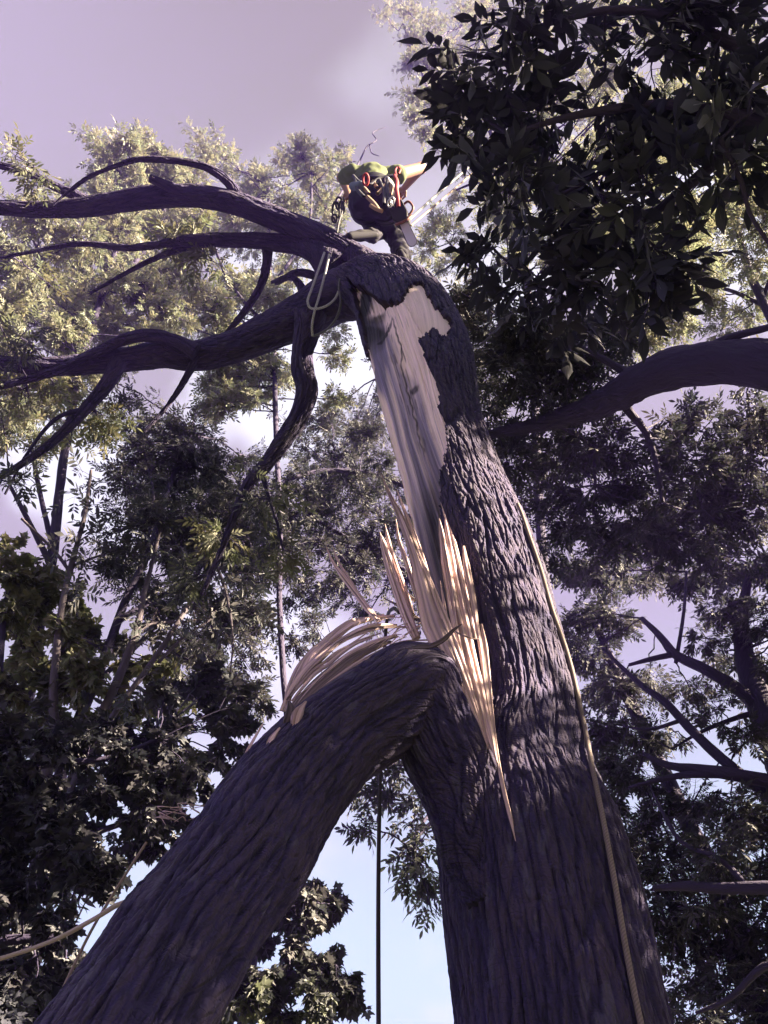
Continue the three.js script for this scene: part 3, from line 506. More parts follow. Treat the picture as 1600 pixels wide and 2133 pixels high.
// tall sunlit ashes behind the limbs, left and middle
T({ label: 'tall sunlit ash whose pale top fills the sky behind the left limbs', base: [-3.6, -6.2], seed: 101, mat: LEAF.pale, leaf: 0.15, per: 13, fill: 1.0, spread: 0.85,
  trunk: stations([[30, 1560, 30, 6.6], [75, 1330, 26, 6.4], [108, 1165, 22, 6.2], [132, 960, 18, 6], [170, 760, 15, 5.7], [230, 560, 12, 5.5], [280, 400, 8, 5.3]]),
  limbs: [stations([[108, 1180, 14, 6.2], [62, 1090, 11, 6.1], [20, 1010, 8, 6]]), stations([[112, 1150, 12, 6.2], [82, 1020, 10, 6.1], [60, 900, 8, 6]]), stations([[190, 700, 12, 5.6], [110, 580, 9, 5.6], [60, 480, 6, 5.6]]), stations([[210, 620, 12, 5.5], [330, 480, 9, 5.4], [350, 350, 5, 5.3]])],
  clumps: [...spots([[230, 340, 60, 5.2, 22], [265, 300, 42, 5.1, 18], [330, 315, 46, 5.1, 18], [300, 380, 60, 5.2, 22], [210, 390, 40, 5.3, 10], [360, 370, 50, 5.2, 16], [90, 460, 70, 5.5, 24], [30, 520, 70, 5.6, 22], [160, 500, 80, 5.5, 26], [250, 480, 80, 5.4, 28], [340, 470, 70, 5.3, 22], [80, 600, 90, 5.7, 30], [190, 610, 90, 5.6, 30], [300, 590, 90, 5.5, 30], [20, 650, 70, 5.8, 18], [120, 690, 80, 5.8, 24], [240, 690, 70, 5.7, 18], [30, 440, 50, 5.5, 12]]), ...scatter([[0, 740], [240, 770], [230, 900], [120, 960], [0, 1000]], 18, 42, 5.4, 6.4, 9, 22), ...scatter([[200, 300], [350, 280], [380, 480], [340, 720], [0, 740], [0, 470], [120, 420], [190, 430]], 60, 44, 5.2, 6.4, 11, 1)] });
T({ label: 'tall sunlit ash rising behind the fork, topmost leaves beside the climber', base: [-1.2, -6.1], seed: 103, mat: LEAF.pale, leaf: 0.15, per: 13, fill: 1.0, spread: 0.85,
  trunk: stations([[598, 1560, 14, 6.4], [590, 1400, 13, 6.3], [582, 1250, 12, 6.2], [583, 1100, 12, 6.1], [575, 900, 11, 6], [570, 700, 10, 5.7], [560, 500, 8, 5.5], [560, 390, 6, 5.4]]),
  limbs: [stations([[572, 700, 9, 5.7], [480, 590, 7, 5.5], [430, 460, 5, 5.4]]), stations([[566, 600, 8, 5.6], [640, 480, 6, 5.4], [650, 360, 4, 5.2]])],
  bare: [stations([[700, 420, 5, 5.2], [748, 338, 4, 5.1], [765, 305, 3, 5], [784, 292, 2.5, 5], [777, 276, 2.2, 5], [803, 265, 1.5, 5]]), stations([[770, 300, 2.5, 5], [776, 320, 2.5, 5], [790, 325, 1.5, 5]])],
  clumps: [...spots([[430, 310, 50, 5.2, 16], [470, 330, 40, 5.2, 12], [410, 360, 50, 5.2, 14], [520, 380, 50, 5.3, 14], [625, 320, 42, 5.1, 16], [640, 370, 52, 5.2, 20], [690, 345, 36, 5.1, 10], [720, 318, 22, 5.1, 6], [600, 420, 60, 5.3, 20], [680, 430, 44, 5.3, 14], [500, 450, 60, 5.4, 16], [560, 470, 50, 5.4, 14], [430, 440, 50, 5.4, 12], [400, 600, 80, 5.5, 26], [480, 610, 70, 5.6, 22], [560, 610, 60, 5.6, 18], [620, 560, 50, 5.5, 14], [440, 680, 60, 5.7, 16], [340, 660, 60, 5.6, 16], [550, 760, 50, 5.8, 18], [490, 790, 60, 5.9, 24], [540, 810, 46, 5.9, 14], [600, 770, 36, 5.8, 8], [700, 690, 26, 5.7, 6], [710, 740, 30, 5.7, 8], [690, 830, 36, 5.8, 8], [460, 840, 40, 5.9, 10]]), ...scatter([[380, 320], [480, 300], [560, 380], [600, 300], [650, 290], [720, 340], [700, 470], [640, 540], [600, 640], [430, 700], [330, 660]], 46, 42, 5.2, 6.3, 10, 2), ...scatter([[440, 690], [640, 690], [640, 800], [520, 850], [440, 860]], 14, 36, 5.8, 6.4, 9, 12)] });
// the shaded band of leaves lower down on the left
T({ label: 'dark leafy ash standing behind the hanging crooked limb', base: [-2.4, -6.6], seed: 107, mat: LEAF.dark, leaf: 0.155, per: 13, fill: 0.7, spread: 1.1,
  trunk: stations([[140, 1570, 26, 5.9], [215, 1380, 21, 5.8], [262, 1250, 17, 5.7], [310, 1150, 14, 5.6], [350, 1020, 11, 5.6], [400, 900, 8, 5.6]]),
  limbs: [stations([[250, 1290, 14, 5.7], [330, 1245, 11, 5.7], [430, 1195, 8, 5.7], [500, 1120, 5, 5.7]]), stations([[190, 1430, 12, 5.8], [300, 1330, 10, 5.8], [420, 1180, 8, 5.8], [480, 1060, 6, 5.8]]), stations([[300, 1160, 8, 5.6], [320, 1040, 6, 5.6], [300, 940, 4, 5.6]])],
  clumps: [...spots([[300, 930, 70, 5.6, 26], [380, 920, 70, 5.6, 26], [340, 1000, 80, 5.6, 32], [430, 980, 70, 5.6, 28], [260, 1010, 60, 5.6, 16], [300, 1090, 70, 5.6, 26], [390, 1080, 70, 5.7, 28], [470, 1060, 70, 5.7, 26], [450, 1150, 60, 5.8, 20], [360, 1160, 60, 5.8, 18], [240, 1180, 50, 5.7, 12], [540, 1070, 60, 5.9, 20], [270, 860, 50, 5.6, 12], [520, 1160, 50, 5.9, 14], [330, 1240, 46, 5.8, 10], [470, 1250, 70, 6, 20], [540, 1290, 60, 6.1, 16], [420, 1330, 50, 6, 12], [510, 1370, 50, 6.1, 14], [450, 1420, 60, 6.1, 16], [380, 1450, 40, 6, 8], [530, 1450, 40, 6.2, 8], [230, 790, 30, 5.6, 5]]), ...scatter([[250, 850], [430, 850], [520, 950], [560, 1100], [600, 1280], [520, 1460], [400, 1480], [330, 1280], [230, 1180]], 44, 40, 5.6, 7, 9, 3)] });
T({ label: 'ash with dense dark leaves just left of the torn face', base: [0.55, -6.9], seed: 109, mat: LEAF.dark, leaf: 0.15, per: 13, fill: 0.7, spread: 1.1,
  trunk: stations([[1010, 1560, 60, 7], [985, 1300, 44, 6.9], [950, 1100, 32, 6.8], [930, 950, 22, 6.7], [905, 800, 14, 6.6], [880, 640, 8, 6.4]]),
  limbs: [stations([[960, 1150, 20, 6.8], [840, 1010, 14, 6.7], [700, 980, 11, 6.6], [600, 1000, 8, 6.5], [545, 1040, 6, 6.5]]), stations([[985, 1290, 20, 6.9], [860, 1200, 14, 6.8], [740, 1130, 10, 6.7], [650, 1080, 6, 6.6]]), stations([[980, 1500, 14, 7], [880, 1560, 10, 6.9], [800, 1590, 7, 6.8]]), stations([[985, 1620, 12, 7], [900, 1690, 8, 6.9], [850, 1760, 5, 6.8]]), stations([[920, 860, 12, 6.6], [840, 830, 8, 6.5], [780, 790, 5, 6.4]])],
  clumps: [...spots([[760, 890, 60, 6.4, 24], [690, 880, 54, 6.4, 22], [640, 930, 54, 6.4, 20], [720, 960, 70, 6.5, 30], [790, 960, 50, 6.5, 20], [620, 1000, 60, 6.5, 24], [680, 1050, 60, 6.6, 24], [760, 1050, 60, 6.6, 22], [600, 1080, 50, 6.6, 16], [790, 1130, 50, 6.7, 18], [740, 1200, 50, 6.7, 18], [640, 1190, 40, 6.7, 9], [690, 1250, 44, 6.8, 12], [650, 1290, 36, 6.8, 10], [600, 1230, 40, 6.7, 9], [860, 1190, 50, 6.8, 14], [790, 760, 30, 6.4, 6], [785, 850, 40, 6.4, 10], [860, 1290, 40, 6.9, 8], [760, 1290, 34, 6.9, 7], [620, 1340, 30, 6.8, 6], [580, 1130, 50, 6.6, 12]]), ...scatter([[620, 900], [700, 850], [800, 870], [830, 1000], [860, 1180], [760, 1260], [560, 1180], [560, 1020]], 34, 40, 6.3, 7.4, 9, 4)] });
// ash sprays that hang into the gap under the broken stem
T({ label: 'slim ash with sprays hanging in the gap under the broken stem', base: [1.15, -5.6], seed: 113, mat: LEAF.dark, leaf: 0.18, per: 7, droop: 0.6, fill: 0.42, own: 150, ownMats: [LEAF.dark, LEAF.ash],
  trunk: stations([[1120, 1900, 60, 5.7], [1090, 1650, 50, 5.7], [1060, 1450, 34, 5.7]]),
  limbs: [stations([[1100, 1720, 22, 5.7], [980, 1600, 15, 5.6], [860, 1585, 9, 5.5], [790, 1600, 5, 5.4]]), stations([[1105, 1800, 16, 5.7], [960, 1690, 11, 5.6], [890, 1720, 7, 5.5], [860, 1770, 4, 5.4]])],
  clumps: spots([[770, 1670, 38, 5.4, 10], [800, 1630, 40, 5.4, 12], [760, 1720, 30, 5.4, 6], [855, 1600, 34, 5.4, 8], [880, 1660, 40, 5.5, 12], [880, 1750, 40, 5.5, 11], [850, 1720, 34, 5.4, 7], [905, 1820, 36, 5.5, 9], [860, 1830, 30, 5.5, 7], [845, 1790, 26, 5.4, 5], [900, 1900, 26, 5.5, 3], [820, 1570, 24, 5.4, 4], [840, 1660, 20, 5.4, 2]]) });
// maples
T({ name: 'maple_tree', label: 'maple with lobed leaves seen low through the gap under the broken stem', base: [-1.9, -5.2], seed: 127, mat: LEAF.dark, shapes: LOBED, leaf: 0.068, per: 8, droop: 0.4, size: 0.005, fill: 0.8, spread: 0.9, own: 260, ownMats: [LEAF.dark, LEAF.ash],
  trunk: stations([[300, 2300, 60, 5.3], [350, 2000, 46, 5.3], [400, 1800, 30, 5.3]]),
  limbs: [stations([[340, 2040, 24, 5.3], [470, 1960, 16, 5.1], [580, 1900, 10, 5], [660, 1880, 6, 4.9]]), stations([[330, 2100, 20, 5.3], [480, 2070, 13, 5.1], [600, 2030, 8, 5], [700, 2010, 4, 4.9]])],
  clumps: scatter([[590, 1830], [660, 1850], [740, 1890], [750, 1940], [690, 1960], [750, 2000], [750, 2070], [700, 2110], [640, 2133], [450, 2140], [520, 2010], [570, 1930]], 42, 36, 4.8, 5.3, 9, 9) });
T({ name: 'maple_tree', label: 'dark maple filling the lower left corner with small gaps of sky', base: [-3.4, -3.5], seed: 131, mat: LEAF.maple, shapes: LOBED, leaf: 0.07, per: 11, droop: 0.4, size: 0.007, fill: 0.95, spread: 1.0, own: 290, ownMats: [LEAF.maple, LEAF.broad],
  trunk: stations([[-190, 2100, 90, 4.9], [-120, 1800, 70, 4.8], [-60, 1600, 40, 4.7]]),
  limbs: [stations([[-130, 1850, 36, 4.8], [40, 1780, 24, 4.6], [180, 1740, 15, 4.5], [300, 1700, 8, 4.4]]), stations([[-160, 1980, 36, 4.8], [0, 1960, 22, 4.6], [140, 1950, 12, 4.5]]), stations([[-90, 1700, 30, 4.8], [60, 1600, 20, 4.6], [220, 1580, 12, 4.5], [330, 1540, 7, 4.4]])],
  clumps: [...scatter([[-60, 1500], [120, 1540], [240, 1520], [330, 1520], [400, 1580], [390, 1640], [330, 1760], [260, 1860], [200, 1950], [120, 2133], [-60, 2140]], 62, 56, 4.1, 5.4, 15, 6), ...scatter([[-60, 1580], [300, 1560], [340, 1680], [150, 1830], [-60, 1900]], 14, 50, 4.1, 5, 15, 7), ...scatter([[320, 1430], [560, 1410], [560, 1490], [480, 1600], [400, 1680], [330, 1600]], 20, 38, 4.4, 5.2, 9, 8)] });
T({ name: 'maple_tree', label: 'young maple with a yellowish sunlit patch at the left edge', base: [-4.4, -5.4], seed: 137, mat: LEAF.ash, shapes: LOBED, leaf: 0.09, per: 12, droop: 0.4, size: 0.008, fill: 0.8,
  trunk: stations([[-30, 1640, 30, 6], [-10, 1450, 24, 5.9], [10, 1250, 12, 5.8]]),
  limbs: [stations([[-20, 1500, 14, 5.9], [80, 1400, 10, 5.8], [170, 1330, 6, 5.7]])],
  clumps: [...spots([[40, 1200, 60, 5.8, 30], [30, 1280, 60, 5.8, 30], [90, 1260, 44, 5.8, 20], [60, 1360, 60, 5.8, 34], [140, 1330, 54, 5.7, 26], [190, 1330, 44, 5.6, 22], [20, 1440, 60, 5.8, 30], [100, 1430, 60, 5.7, 30], [180, 1400, 50, 5.6, 22], [30, 1520, 50, 5.8, 22], [110, 1510, 50, 5.7, 20], [10, 1140, 40, 5.8, 8]]), ...scatter([[0, 1150], [120, 1160], [230, 1240], [330, 1290], [420, 1380], [380, 1560], [0, 1580]], 34, 38, 5.2, 6.6, 10, 5)] });
// bare stems of saplings on the left
for (const [lab, bx, bz, st, lm] of [
  ['slim pale sapling stem leaning right with one bright bare patch', -2.3, -5.6, [[175, 1560, 22, 5.5], [235, 1440, 19, 5.4], [285, 1310, 15, 5.3], [300, 1240, 11, 5.3], [318, 1170, 8, 5.3], [335, 1100, 5, 5.3]], [[[272, 1330, 10, 5.3], [310, 1300, 8, 5.3], [390, 1295, 6, 5.4], [440, 1285, 4, 5.4]]]],
  ['slender leaning sapling stem, the one nearest the broken stem', -1.9, -5.2, [[150, 1640, 14, 5.2], [230, 1500, 13, 5.2], [330, 1360, 11, 5.2], [400, 1250, 9, 5.2], [465, 1140, 8, 5.2], [490, 1080, 6, 5.2]], [[[330, 1380, 7, 5.2], [380, 1330, 6, 5.2], [440, 1290, 4, 5.2]], [[452, 1180, 7, 5.2], [470, 1230, 6, 5.2], [485, 1330, 5, 5.2], [480, 1400, 3, 5.2]]]],
  ['straight sapling stem forking under the patch of open sky', -3.0, -5.4, [[100, 1600, 24, 5.6], [112, 1420, 18, 5.5], [125, 1290, 14, 5.4], [145, 1190, 12, 5.4], [175, 1080, 9, 5.4], [190, 980, 6, 5.4]], [[[145, 1190, 8, 5.4], [115, 1150, 7, 5.4], [45, 1080, 6, 5.4]], [[150, 1180, 7, 5.4], [200, 1160, 5, 5.4], [250, 1145, 3, 5.4]]]],
]) {
  const t = base('sapling', lab, 'sapling', V3(bx, 0, bz)), tr = stations(st), path = [{ p: V3(bx, -0.1, bz), r: tr[0].r * 1.5 }, ...tr], anch = [];
  const g = limb(path, { step: 0.08, around: 12, lumps: 0.12, seed: bx, colors: false }); g.userData.ring.forEach((k) => k.p.y > 4 && anch.push(k.p.clone())); put('trunk', g, M.paleBark, t);
  for (const L of lm) { const lg = limb(stations(L), { step: 0.06, around: 8, lumps: 0.12, seed: bx + 1, colors: false }); lg.userData.ring.forEach((k) => anch.push(k.p.clone())); put('branch', lg, M.paleBark, t); }
  const made = grow(anch.filter((_, i) => i % 9 === 4).slice(-7).map((c) => ({ c: c.clone().add(V3(0.15, 0.1, 0.1)), r: 0.3, n: 3 })), anch, { seed: Math.round(bx * -100), leaf: 0.24, per: 4, size: 0.008 }); twigMesh(made.T, M.paleBark, t); crownMesh(made.leaves, FEATHER, LEAF.dark, t);
}

// right side: the near tree whose big leaves hang overhead
T({ name: 'broadleaf_tree', label: 'near tree with big dark leaves hanging across the upper right', base: [3.4, -0.3], seed: 211, fill: 0.12, spread: 1.0, mat: LEAF.broad, shapes: BROAD, leaf: 0.3, per: 6, droop: 0.85, size: 0.014, own: 300, ownMats: [LEAF.broad, LEAF.broad, LEAF.dark], bark: M.thinBark,
  trunk: [{ p: V3(3.4, 2.2, -0.3), r: 0.15 }, { p: V3(3.2, 4.4, -0.5), r: 0.13 }, { p: V3(2.9, 6.4, -0.8), r: 0.1 }, { p: V3(2.6, 8.2, -1.1), r: 0.06 }],
  limbs: [stations([[2300, 420, 90, 4.6], [1900, 330, 60, 4.6], [1600, 260, 40, 4.6], [1400, 220, 26, 4.6], [1200, 240, 16, 4.6], [1060, 280, 8, 4.6]], atR), stations([[1750, 240, 40, 4.7], [1500, 80, 26, 4.8], [1300, 20, 18, 4.8], [1100, 60, 9, 4.8]], atR), stations([[1560, 280, 30, 4.6], [1380, 430, 20, 4.8], [1240, 540, 13, 5], [1120, 600, 7, 5.2]], atR), stations([[1500, 290, 12, 4.3], [1545, 380, 10, 4.3], [1560, 440, 9, 4.3], [1610, 520, 8, 4.3]], atR), stations([[1460, 260, 16, 4.6], [1300, 330, 12, 4.5], [1180, 400, 8, 4.4], [1090, 420, 5, 4.4]], atR)],
  clumps: spots([[990, 130, 40, 5, 6], [1000, 190, 46, 4.9, 9], [960, 220, 34, 4.9, 5], [1060, 60, 70, 4.9, 16], [1060, 150, 70, 4.8, 18], [1080, 240, 60, 4.7, 16], [1010, 260, 40, 4.7, 6], [1150, 40, 80, 4.9, 20], [1160, 130, 70, 4.8, 16], [1170, 220, 70, 4.7, 16], [1090, 380, 60, 4.4, 12], [1060, 400, 40, 4.4, 6], [1150, 320, 70, 4.6, 16], [1180, 400, 70, 4.5, 18], [1250, 60, 80, 4.9, 20], [1260, 170, 60, 4.7, 7], [1250, 290, 60, 4.6, 7], [1270, 370, 70, 4.6, 18], [1350, 30, 80, 4.9, 18], [1340, 330, 60, 4.6, 6], [1360, 400, 60, 4.6, 12], [1360, 120, 50, 4.8, 4], [1420, 60, 80, 4.8, 18], [1450, 150, 80, 4.7, 20], [1480, 230, 70, 4.6, 18], [1520, 50, 80, 4.8, 20], [1560, 150, 80, 4.7, 22], [1570, 230, 60, 4.6, 14], [1600, 60, 80, 4.8, 18], [1660, 160, 90, 4.7, 16], [1430, 300, 50, 4.6, 8], [1200, 490, 70, 4.9, 16], [1290, 470, 60, 4.8, 12], [1110, 480, 50, 4.9, 10], [1240, 570, 70, 5, 18], [1150, 580, 60, 5.1, 14], [1060, 560, 60, 5.3, 16], [1030, 520, 40, 5.3, 8], [1320, 540, 60, 4.9, 12], [1390, 480, 44, 4.8, 7], [1270, 650, 50, 5.1, 10], [1180, 650, 50, 5.2, 10], [1090, 610, 40, 5.3, 9], [1400, 560, 40, 4.9, 5], [1560, 330, 34, 4.4, 3]], atR) });
// tall sunlit trees on the right, beyond
T({ label: 'tall sunlit ash at the upper middle, its edge against the lavender sky', base: [1.35, -6.9], seed: 223, mat: LEAF.pale, leaf: 0.15, per: 13, fill: 1.0, spread: 0.85,
  trunk: stations([[1175, 1500, 26, 6.8], [1130, 1150, 21, 6.5], [1110, 780, 17, 5.8], [1090, 520, 14, 5.2], [1040, 330, 11, 4.7], [980, 160, 7, 4.3]]),
  limbs: [stations([[1090, 430, 9, 4.9], [1000, 380, 6, 4.7], [940, 400, 4, 4.7]]), stations([[1130, 520, 8, 5.1], [1000, 560, 6, 5], [930, 500, 4, 5]]), stations([[1040, 320, 9, 4.7], [930, 250, 6, 4.4], [870, 130, 4, 4.2]])],
  clumps: [...spots([[810, 30, 40, 4, 14], [850, 20, 50, 4, 20], [860, 80, 46, 4.1, 20], [900, 50, 60, 4.1, 26], [850, 130, 34, 4.2, 12], [900, 140, 60, 4.3, 28], [870, 200, 44, 4.3, 16], [930, 200, 60, 4.4, 26], [860, 240, 34, 4.4, 9], [890, 275, 40, 4.5, 14], [950, 280, 50, 4.6, 20], [990, 330, 44, 4.6, 14], [1020, 380, 50, 4.8, 16], [960, 120, 60, 4.3, 20], [980, 40, 60, 4.1, 20], [1010, 300, 50, 4.6, 16], [950, 340, 26, 4.7, 5], [900, 470, 46, 5, 12], [950, 480, 36, 5, 8], [880, 530, 40, 5, 10], [930, 550, 34, 5.1, 7], [1040, 460, 50, 5, 14], [960, 400, 28, 4.8, 4], [1100, 500, 70, 5.2, 22], [1200, 450, 80, 5.1, 24], [1280, 200, 70, 4.6, 16], [1240, 330, 70, 4.8, 16], [1120, 200, 80, 4.5, 20]]), ...scatter([[1000, -40], [1640, -40], [1640, 430], [1400, 560], [1050, 600], [1000, 300]], 80, 46, 3.7, 5.2, 9, 21)] });
T({ label: 'tall sunlit ash at the right edge with white cloud behind its leaves', base: [4.2, -5.6], seed: 227, mat: LEAF.pale, leaf: 0.15, per: 13, fill: 1.0, spread: 0.85,
  trunk: stations([[1720, 1000, 30, 6.2], [1650, 760, 24, 5.8], [1560, 560, 16, 5.4], [1520, 400, 10, 5]]),
  limbs: [stations([[1600, 640, 10, 5.6], [1500, 600, 8, 5.5], [1420, 600, 5, 5.4]]), stations([[1590, 620, 10, 5.6], [1640, 480, 8, 5.3], [1650, 380, 5, 5.1]])],
  clumps: [...spots([[1540, 400, 70, 5, 22], [1590, 470, 70, 5.2, 22], [1500, 460, 60, 5.1, 18], [1450, 430, 50, 5, 14], [1590, 340, 60, 4.9, 16], [1440, 500, 50, 5.2, 12], [1560, 540, 50, 5.3, 10], [1480, 550, 60, 5.3, 18], [1410, 600, 70, 5.4, 28], [1480, 620, 50, 5.5, 14], [1350, 630, 60, 5.5, 22], [1600, 600, 40, 5.5, 9], [1570, 660, 44, 5.6, 8], [1420, 670, 60, 5.6, 20], [1330, 700, 60, 5.6, 22], [1500, 690, 36, 5.6, 6], [1660, 420, 80, 5.1, 18], [1380, 540, 50, 5.3, 14]]), ...scatter([[1600, 300], [2000, 300], [2000, 800], [1620, 800]], 26, 60, 5, 6, 14, 33)] });
// the tree of the heavy limb
T({ name: 'broadleaf_tree', label: 'dark tree whose heavy limb enters from the right edge', base: [5.6, -3.6], seed: 229, mat: LEAF.dark, shapes: FEATHER, leaf: 0.15, per: 13, size: 0.010, fill: 0.72, spread: 1.1,
  trunk: [{ p: V3(5.6, 2.5, -3.6), r: 0.34 }, { p: V3(5.5, 4.6, -3.5), r: 0.3 }, { p: V3(5.3, 6.6, -3.6), r: 0.24 }, { p: V3(5.0, 8.6, -3.8), r: 0.16 }, { p: V3(4.9, 10.2, -4), r: 0.08 }],
  limbs: [[{ p: V3(5.4, 5.2, -3.5), r: 0.26 }, ...stations([[1760, 790, 120, 6.0], [1600, 762, 106, 6.1], [1490, 757, 92, 6.2], [1400, 768, 82, 6.3], [1330, 798, 76, 6.4], [1260, 838, 60, 6.5], [1180, 868, 42, 6.6], [1100, 889, 28, 6.7], [1030, 903, 20, 6.8], [960, 930, 10, 6.9]], atR)],
    stations([[1440, 745, 24, 6.2], [1520, 704, 18, 6.2], [1600, 682, 15, 6.1], [1700, 650, 10, 6.1]], atR), stations([[1290, 830, 24, 6.5], [1318, 866, 18, 6.5], [1345, 900, 15, 6.5], [1366, 960, 13, 6.4], [1380, 1045, 9, 6.3]], atR), stations([[1330, 790, 20, 6.4], [1240, 740, 14, 6.5], [1150, 700, 9, 6.6], [1080, 680, 5, 6.7]], atR), stations([[1150, 880, 12, 6.7], [1230, 930, 9, 6.8], [1240, 1010, 6, 6.8]], atR)],
  clumps: [...spots([[1020, 700, 60, 7, 24], [990, 640, 44, 7, 12], [960, 610, 30, 7, 6], [1090, 690, 60, 7, 26], [1060, 770, 60, 7, 26], [1020, 830, 50, 7, 18], [1150, 720, 70, 6.9, 30], [1120, 800, 60, 6.9, 26], [1200, 780, 60, 6.8, 24], [1250, 720, 60, 6.8, 24], [1170, 850, 50, 6.9, 18], [1050, 900, 50, 7.1, 16], [1060, 970, 50, 7.2, 16], [1130, 950, 60, 7.1, 20], [1200, 930, 60, 7.1, 20], [1290, 930, 60, 7.1, 20], [1140, 1040, 60, 7.3, 22], [1230, 1020, 60, 7.2, 20], [1310, 1000, 60, 7.2, 20], [1400, 930, 60, 7, 18], [1450, 960, 60, 7, 20], [1540, 930, 60, 6.8, 20], [1590, 900, 50, 6.8, 14], [1440, 860, 40, 6.8, 8], [1400, 1040, 70, 7.1, 26], [1490, 1040, 70, 7, 28], [1580, 1020, 70, 6.9, 26], [1540, 1110, 70, 7, 28], [1440, 1130, 70, 7.1, 30], [1340, 1100, 70, 7.2, 28], [1240, 1110, 60, 7.3, 24], [1160, 1130, 50, 7.4, 18], [1300, 670, 50, 6.7, 12], [1560, 850, 30, 6.6, 4]], atR),
    ...[[5.5, 6.9, -3.0, 1.0, 34], [6.5, 7.0, -2.6, 1.1, 36], [7.2, 7.4, -2.0, 1.2, 36], [5.4, 5.6, -2.0, 1.1, 34], [6.3, 5.6, -1.4, 1.1, 34], [6.8, 6.0, -3.4, 1.2, 30], [4.9, 5.2, -1.2, 0.7, 20], [5.8, 5.8, -0.3, 1.0, 30], [6, 10.3, -3.0, 0.9, 26], [7.2, 8.0, -4.6, 1.2, 24], [5.6, 4.4, -1.6, 1, 26]].map(([x, y, z, r, n]) => ({ c: V3(x, y, z), r, n }))] });  // unseen crown clumps added on the sun side to shade the trunk
// lower right: forked dark branches against bright sky
T({ name: 'broadleaf_tree', label: 'tree at the lower right with bare dark branches crossing bright gaps', base: [4.6, -5.2], seed: 233, mat: LEAF.dark, shapes: FINE, leaf: 0.165, per: 12, size: 0.009, fill: 0.8, spread: 0.95,
  trunk: stations([[1760, 1950, 110, 6], [1660, 1650, 90, 6], [1600, 1500, 66, 6], [1556, 1390, 44, 6], [1545, 1290, 28, 6], [1560, 1200, 16, 5.9]]),
  limbs: [stations([[1600, 1490, 38, 6], [1540, 1438, 27, 5.9], [1470, 1395, 23, 5.8], [1405, 1362, 20, 5.8], [1375, 1325, 15, 5.8], [1337, 1288, 10, 5.8]]), stations([[1408, 1362, 14, 5.8], [1360, 1372, 11, 5.8], [1310, 1385, 7, 5.8]]), stations([[1720, 1800, 34, 5.9], [1640, 1690, 28, 5.8], [1540, 1610, 24, 5.7], [1480, 1560, 22, 5.7], [1430, 1510, 19, 5.7], [1385, 1462, 17, 5.7], [1340, 1430, 13, 5.7], [1293, 1388, 9, 5.7], [1255, 1350, 6, 5.7]]), stations([[1700, 1650, 34, 5.6], [1600, 1627, 29, 5.6], [1520, 1612, 27, 5.5], [1450, 1602, 23, 5.5], [1395, 1595, 16, 5.5], [1340, 1570, 9, 5.5]]), stations([[1500, 1612, 18, 5.5], [1420, 1615, 14, 5.5], [1350, 1630, 9, 5.5], [1310, 1640, 5, 5.5]]), stations([[1720, 1855, 36, 5.3], [1600, 1850, 28, 5.3], [1500, 1850, 24, 5.3], [1430, 1846, 20, 5.3], [1360, 1850, 12, 5.3]]), stations([[1560, 1850, 14, 5.3], [1500, 1790, 11, 5.3], [1420, 1755, 9, 5.3], [1380, 1690, 7, 5.3], [1355, 1640, 4, 5.3]]), stations([[1590, 1480, 14, 6], [1520, 1500, 10, 5.9], [1450, 1530, 7, 5.9], [1400, 1560, 4, 5.9]]), stations([[1420, 1500, 9, 5.7], [1350, 1520, 7, 5.7], [1290, 1510, 4, 5.7]]), stations([[1408, 1380, 9, 5.8], [1425, 1270, 7, 5.8], [1430, 1190, 5, 5.8]]), stations([[1700, 2020, 24, 5.3], [1600, 2010, 17, 5.3], [1520, 2080, 12, 5.3], [1450, 2110, 7, 5.3]])],
  clumps: [...spots([[1180, 1200, 54, 6.6, 22], [1260, 1190, 60, 6.5, 26], [1340, 1190, 60, 6.4, 26], [1430, 1210, 56, 6.3, 16], [1520, 1190, 60, 6.2, 20], [1590, 1180, 50, 6.1, 16], [1210, 1280, 46, 6.5, 16], [1270, 1290, 50, 6.4, 18], [1230, 1370, 46, 6.4, 18], [1290, 1440, 50, 6.3, 18], [1260, 1520, 46, 6.2, 18], [1580, 1290, 50, 6, 14], [1500, 1270, 50, 6.1, 12], [1470, 1330, 46, 6, 8], [1350, 1420, 40, 6, 7], [1440, 1440, 44, 6, 7], [1530, 1370, 40, 6, 7], [1330, 1540, 44, 6, 10], [1290, 1600, 46, 6, 16], [1400, 1520, 36, 5.9, 5], [1500, 1480, 40, 5.9, 7], [1560, 1540, 46, 5.9, 9], [1590, 1420, 40, 6, 6], [1440, 1680, 44, 5.8, 9], [1530, 1700, 60, 5.7, 14], [1590, 1720, 60, 5.6, 16], [1360, 1690, 44, 5.8, 10], [1330, 1620, 34, 5.8, 7], [1480, 1770, 50, 5.6, 10], [1580, 1790, 50, 5.5, 10], [1400, 1760, 40, 5.7, 8]]), ...scatter([[1620, 1150], [2000, 1150], [2000, 1700], [1620, 1700]], 30, 60, 5.2, 6.6, 14, 32)] });
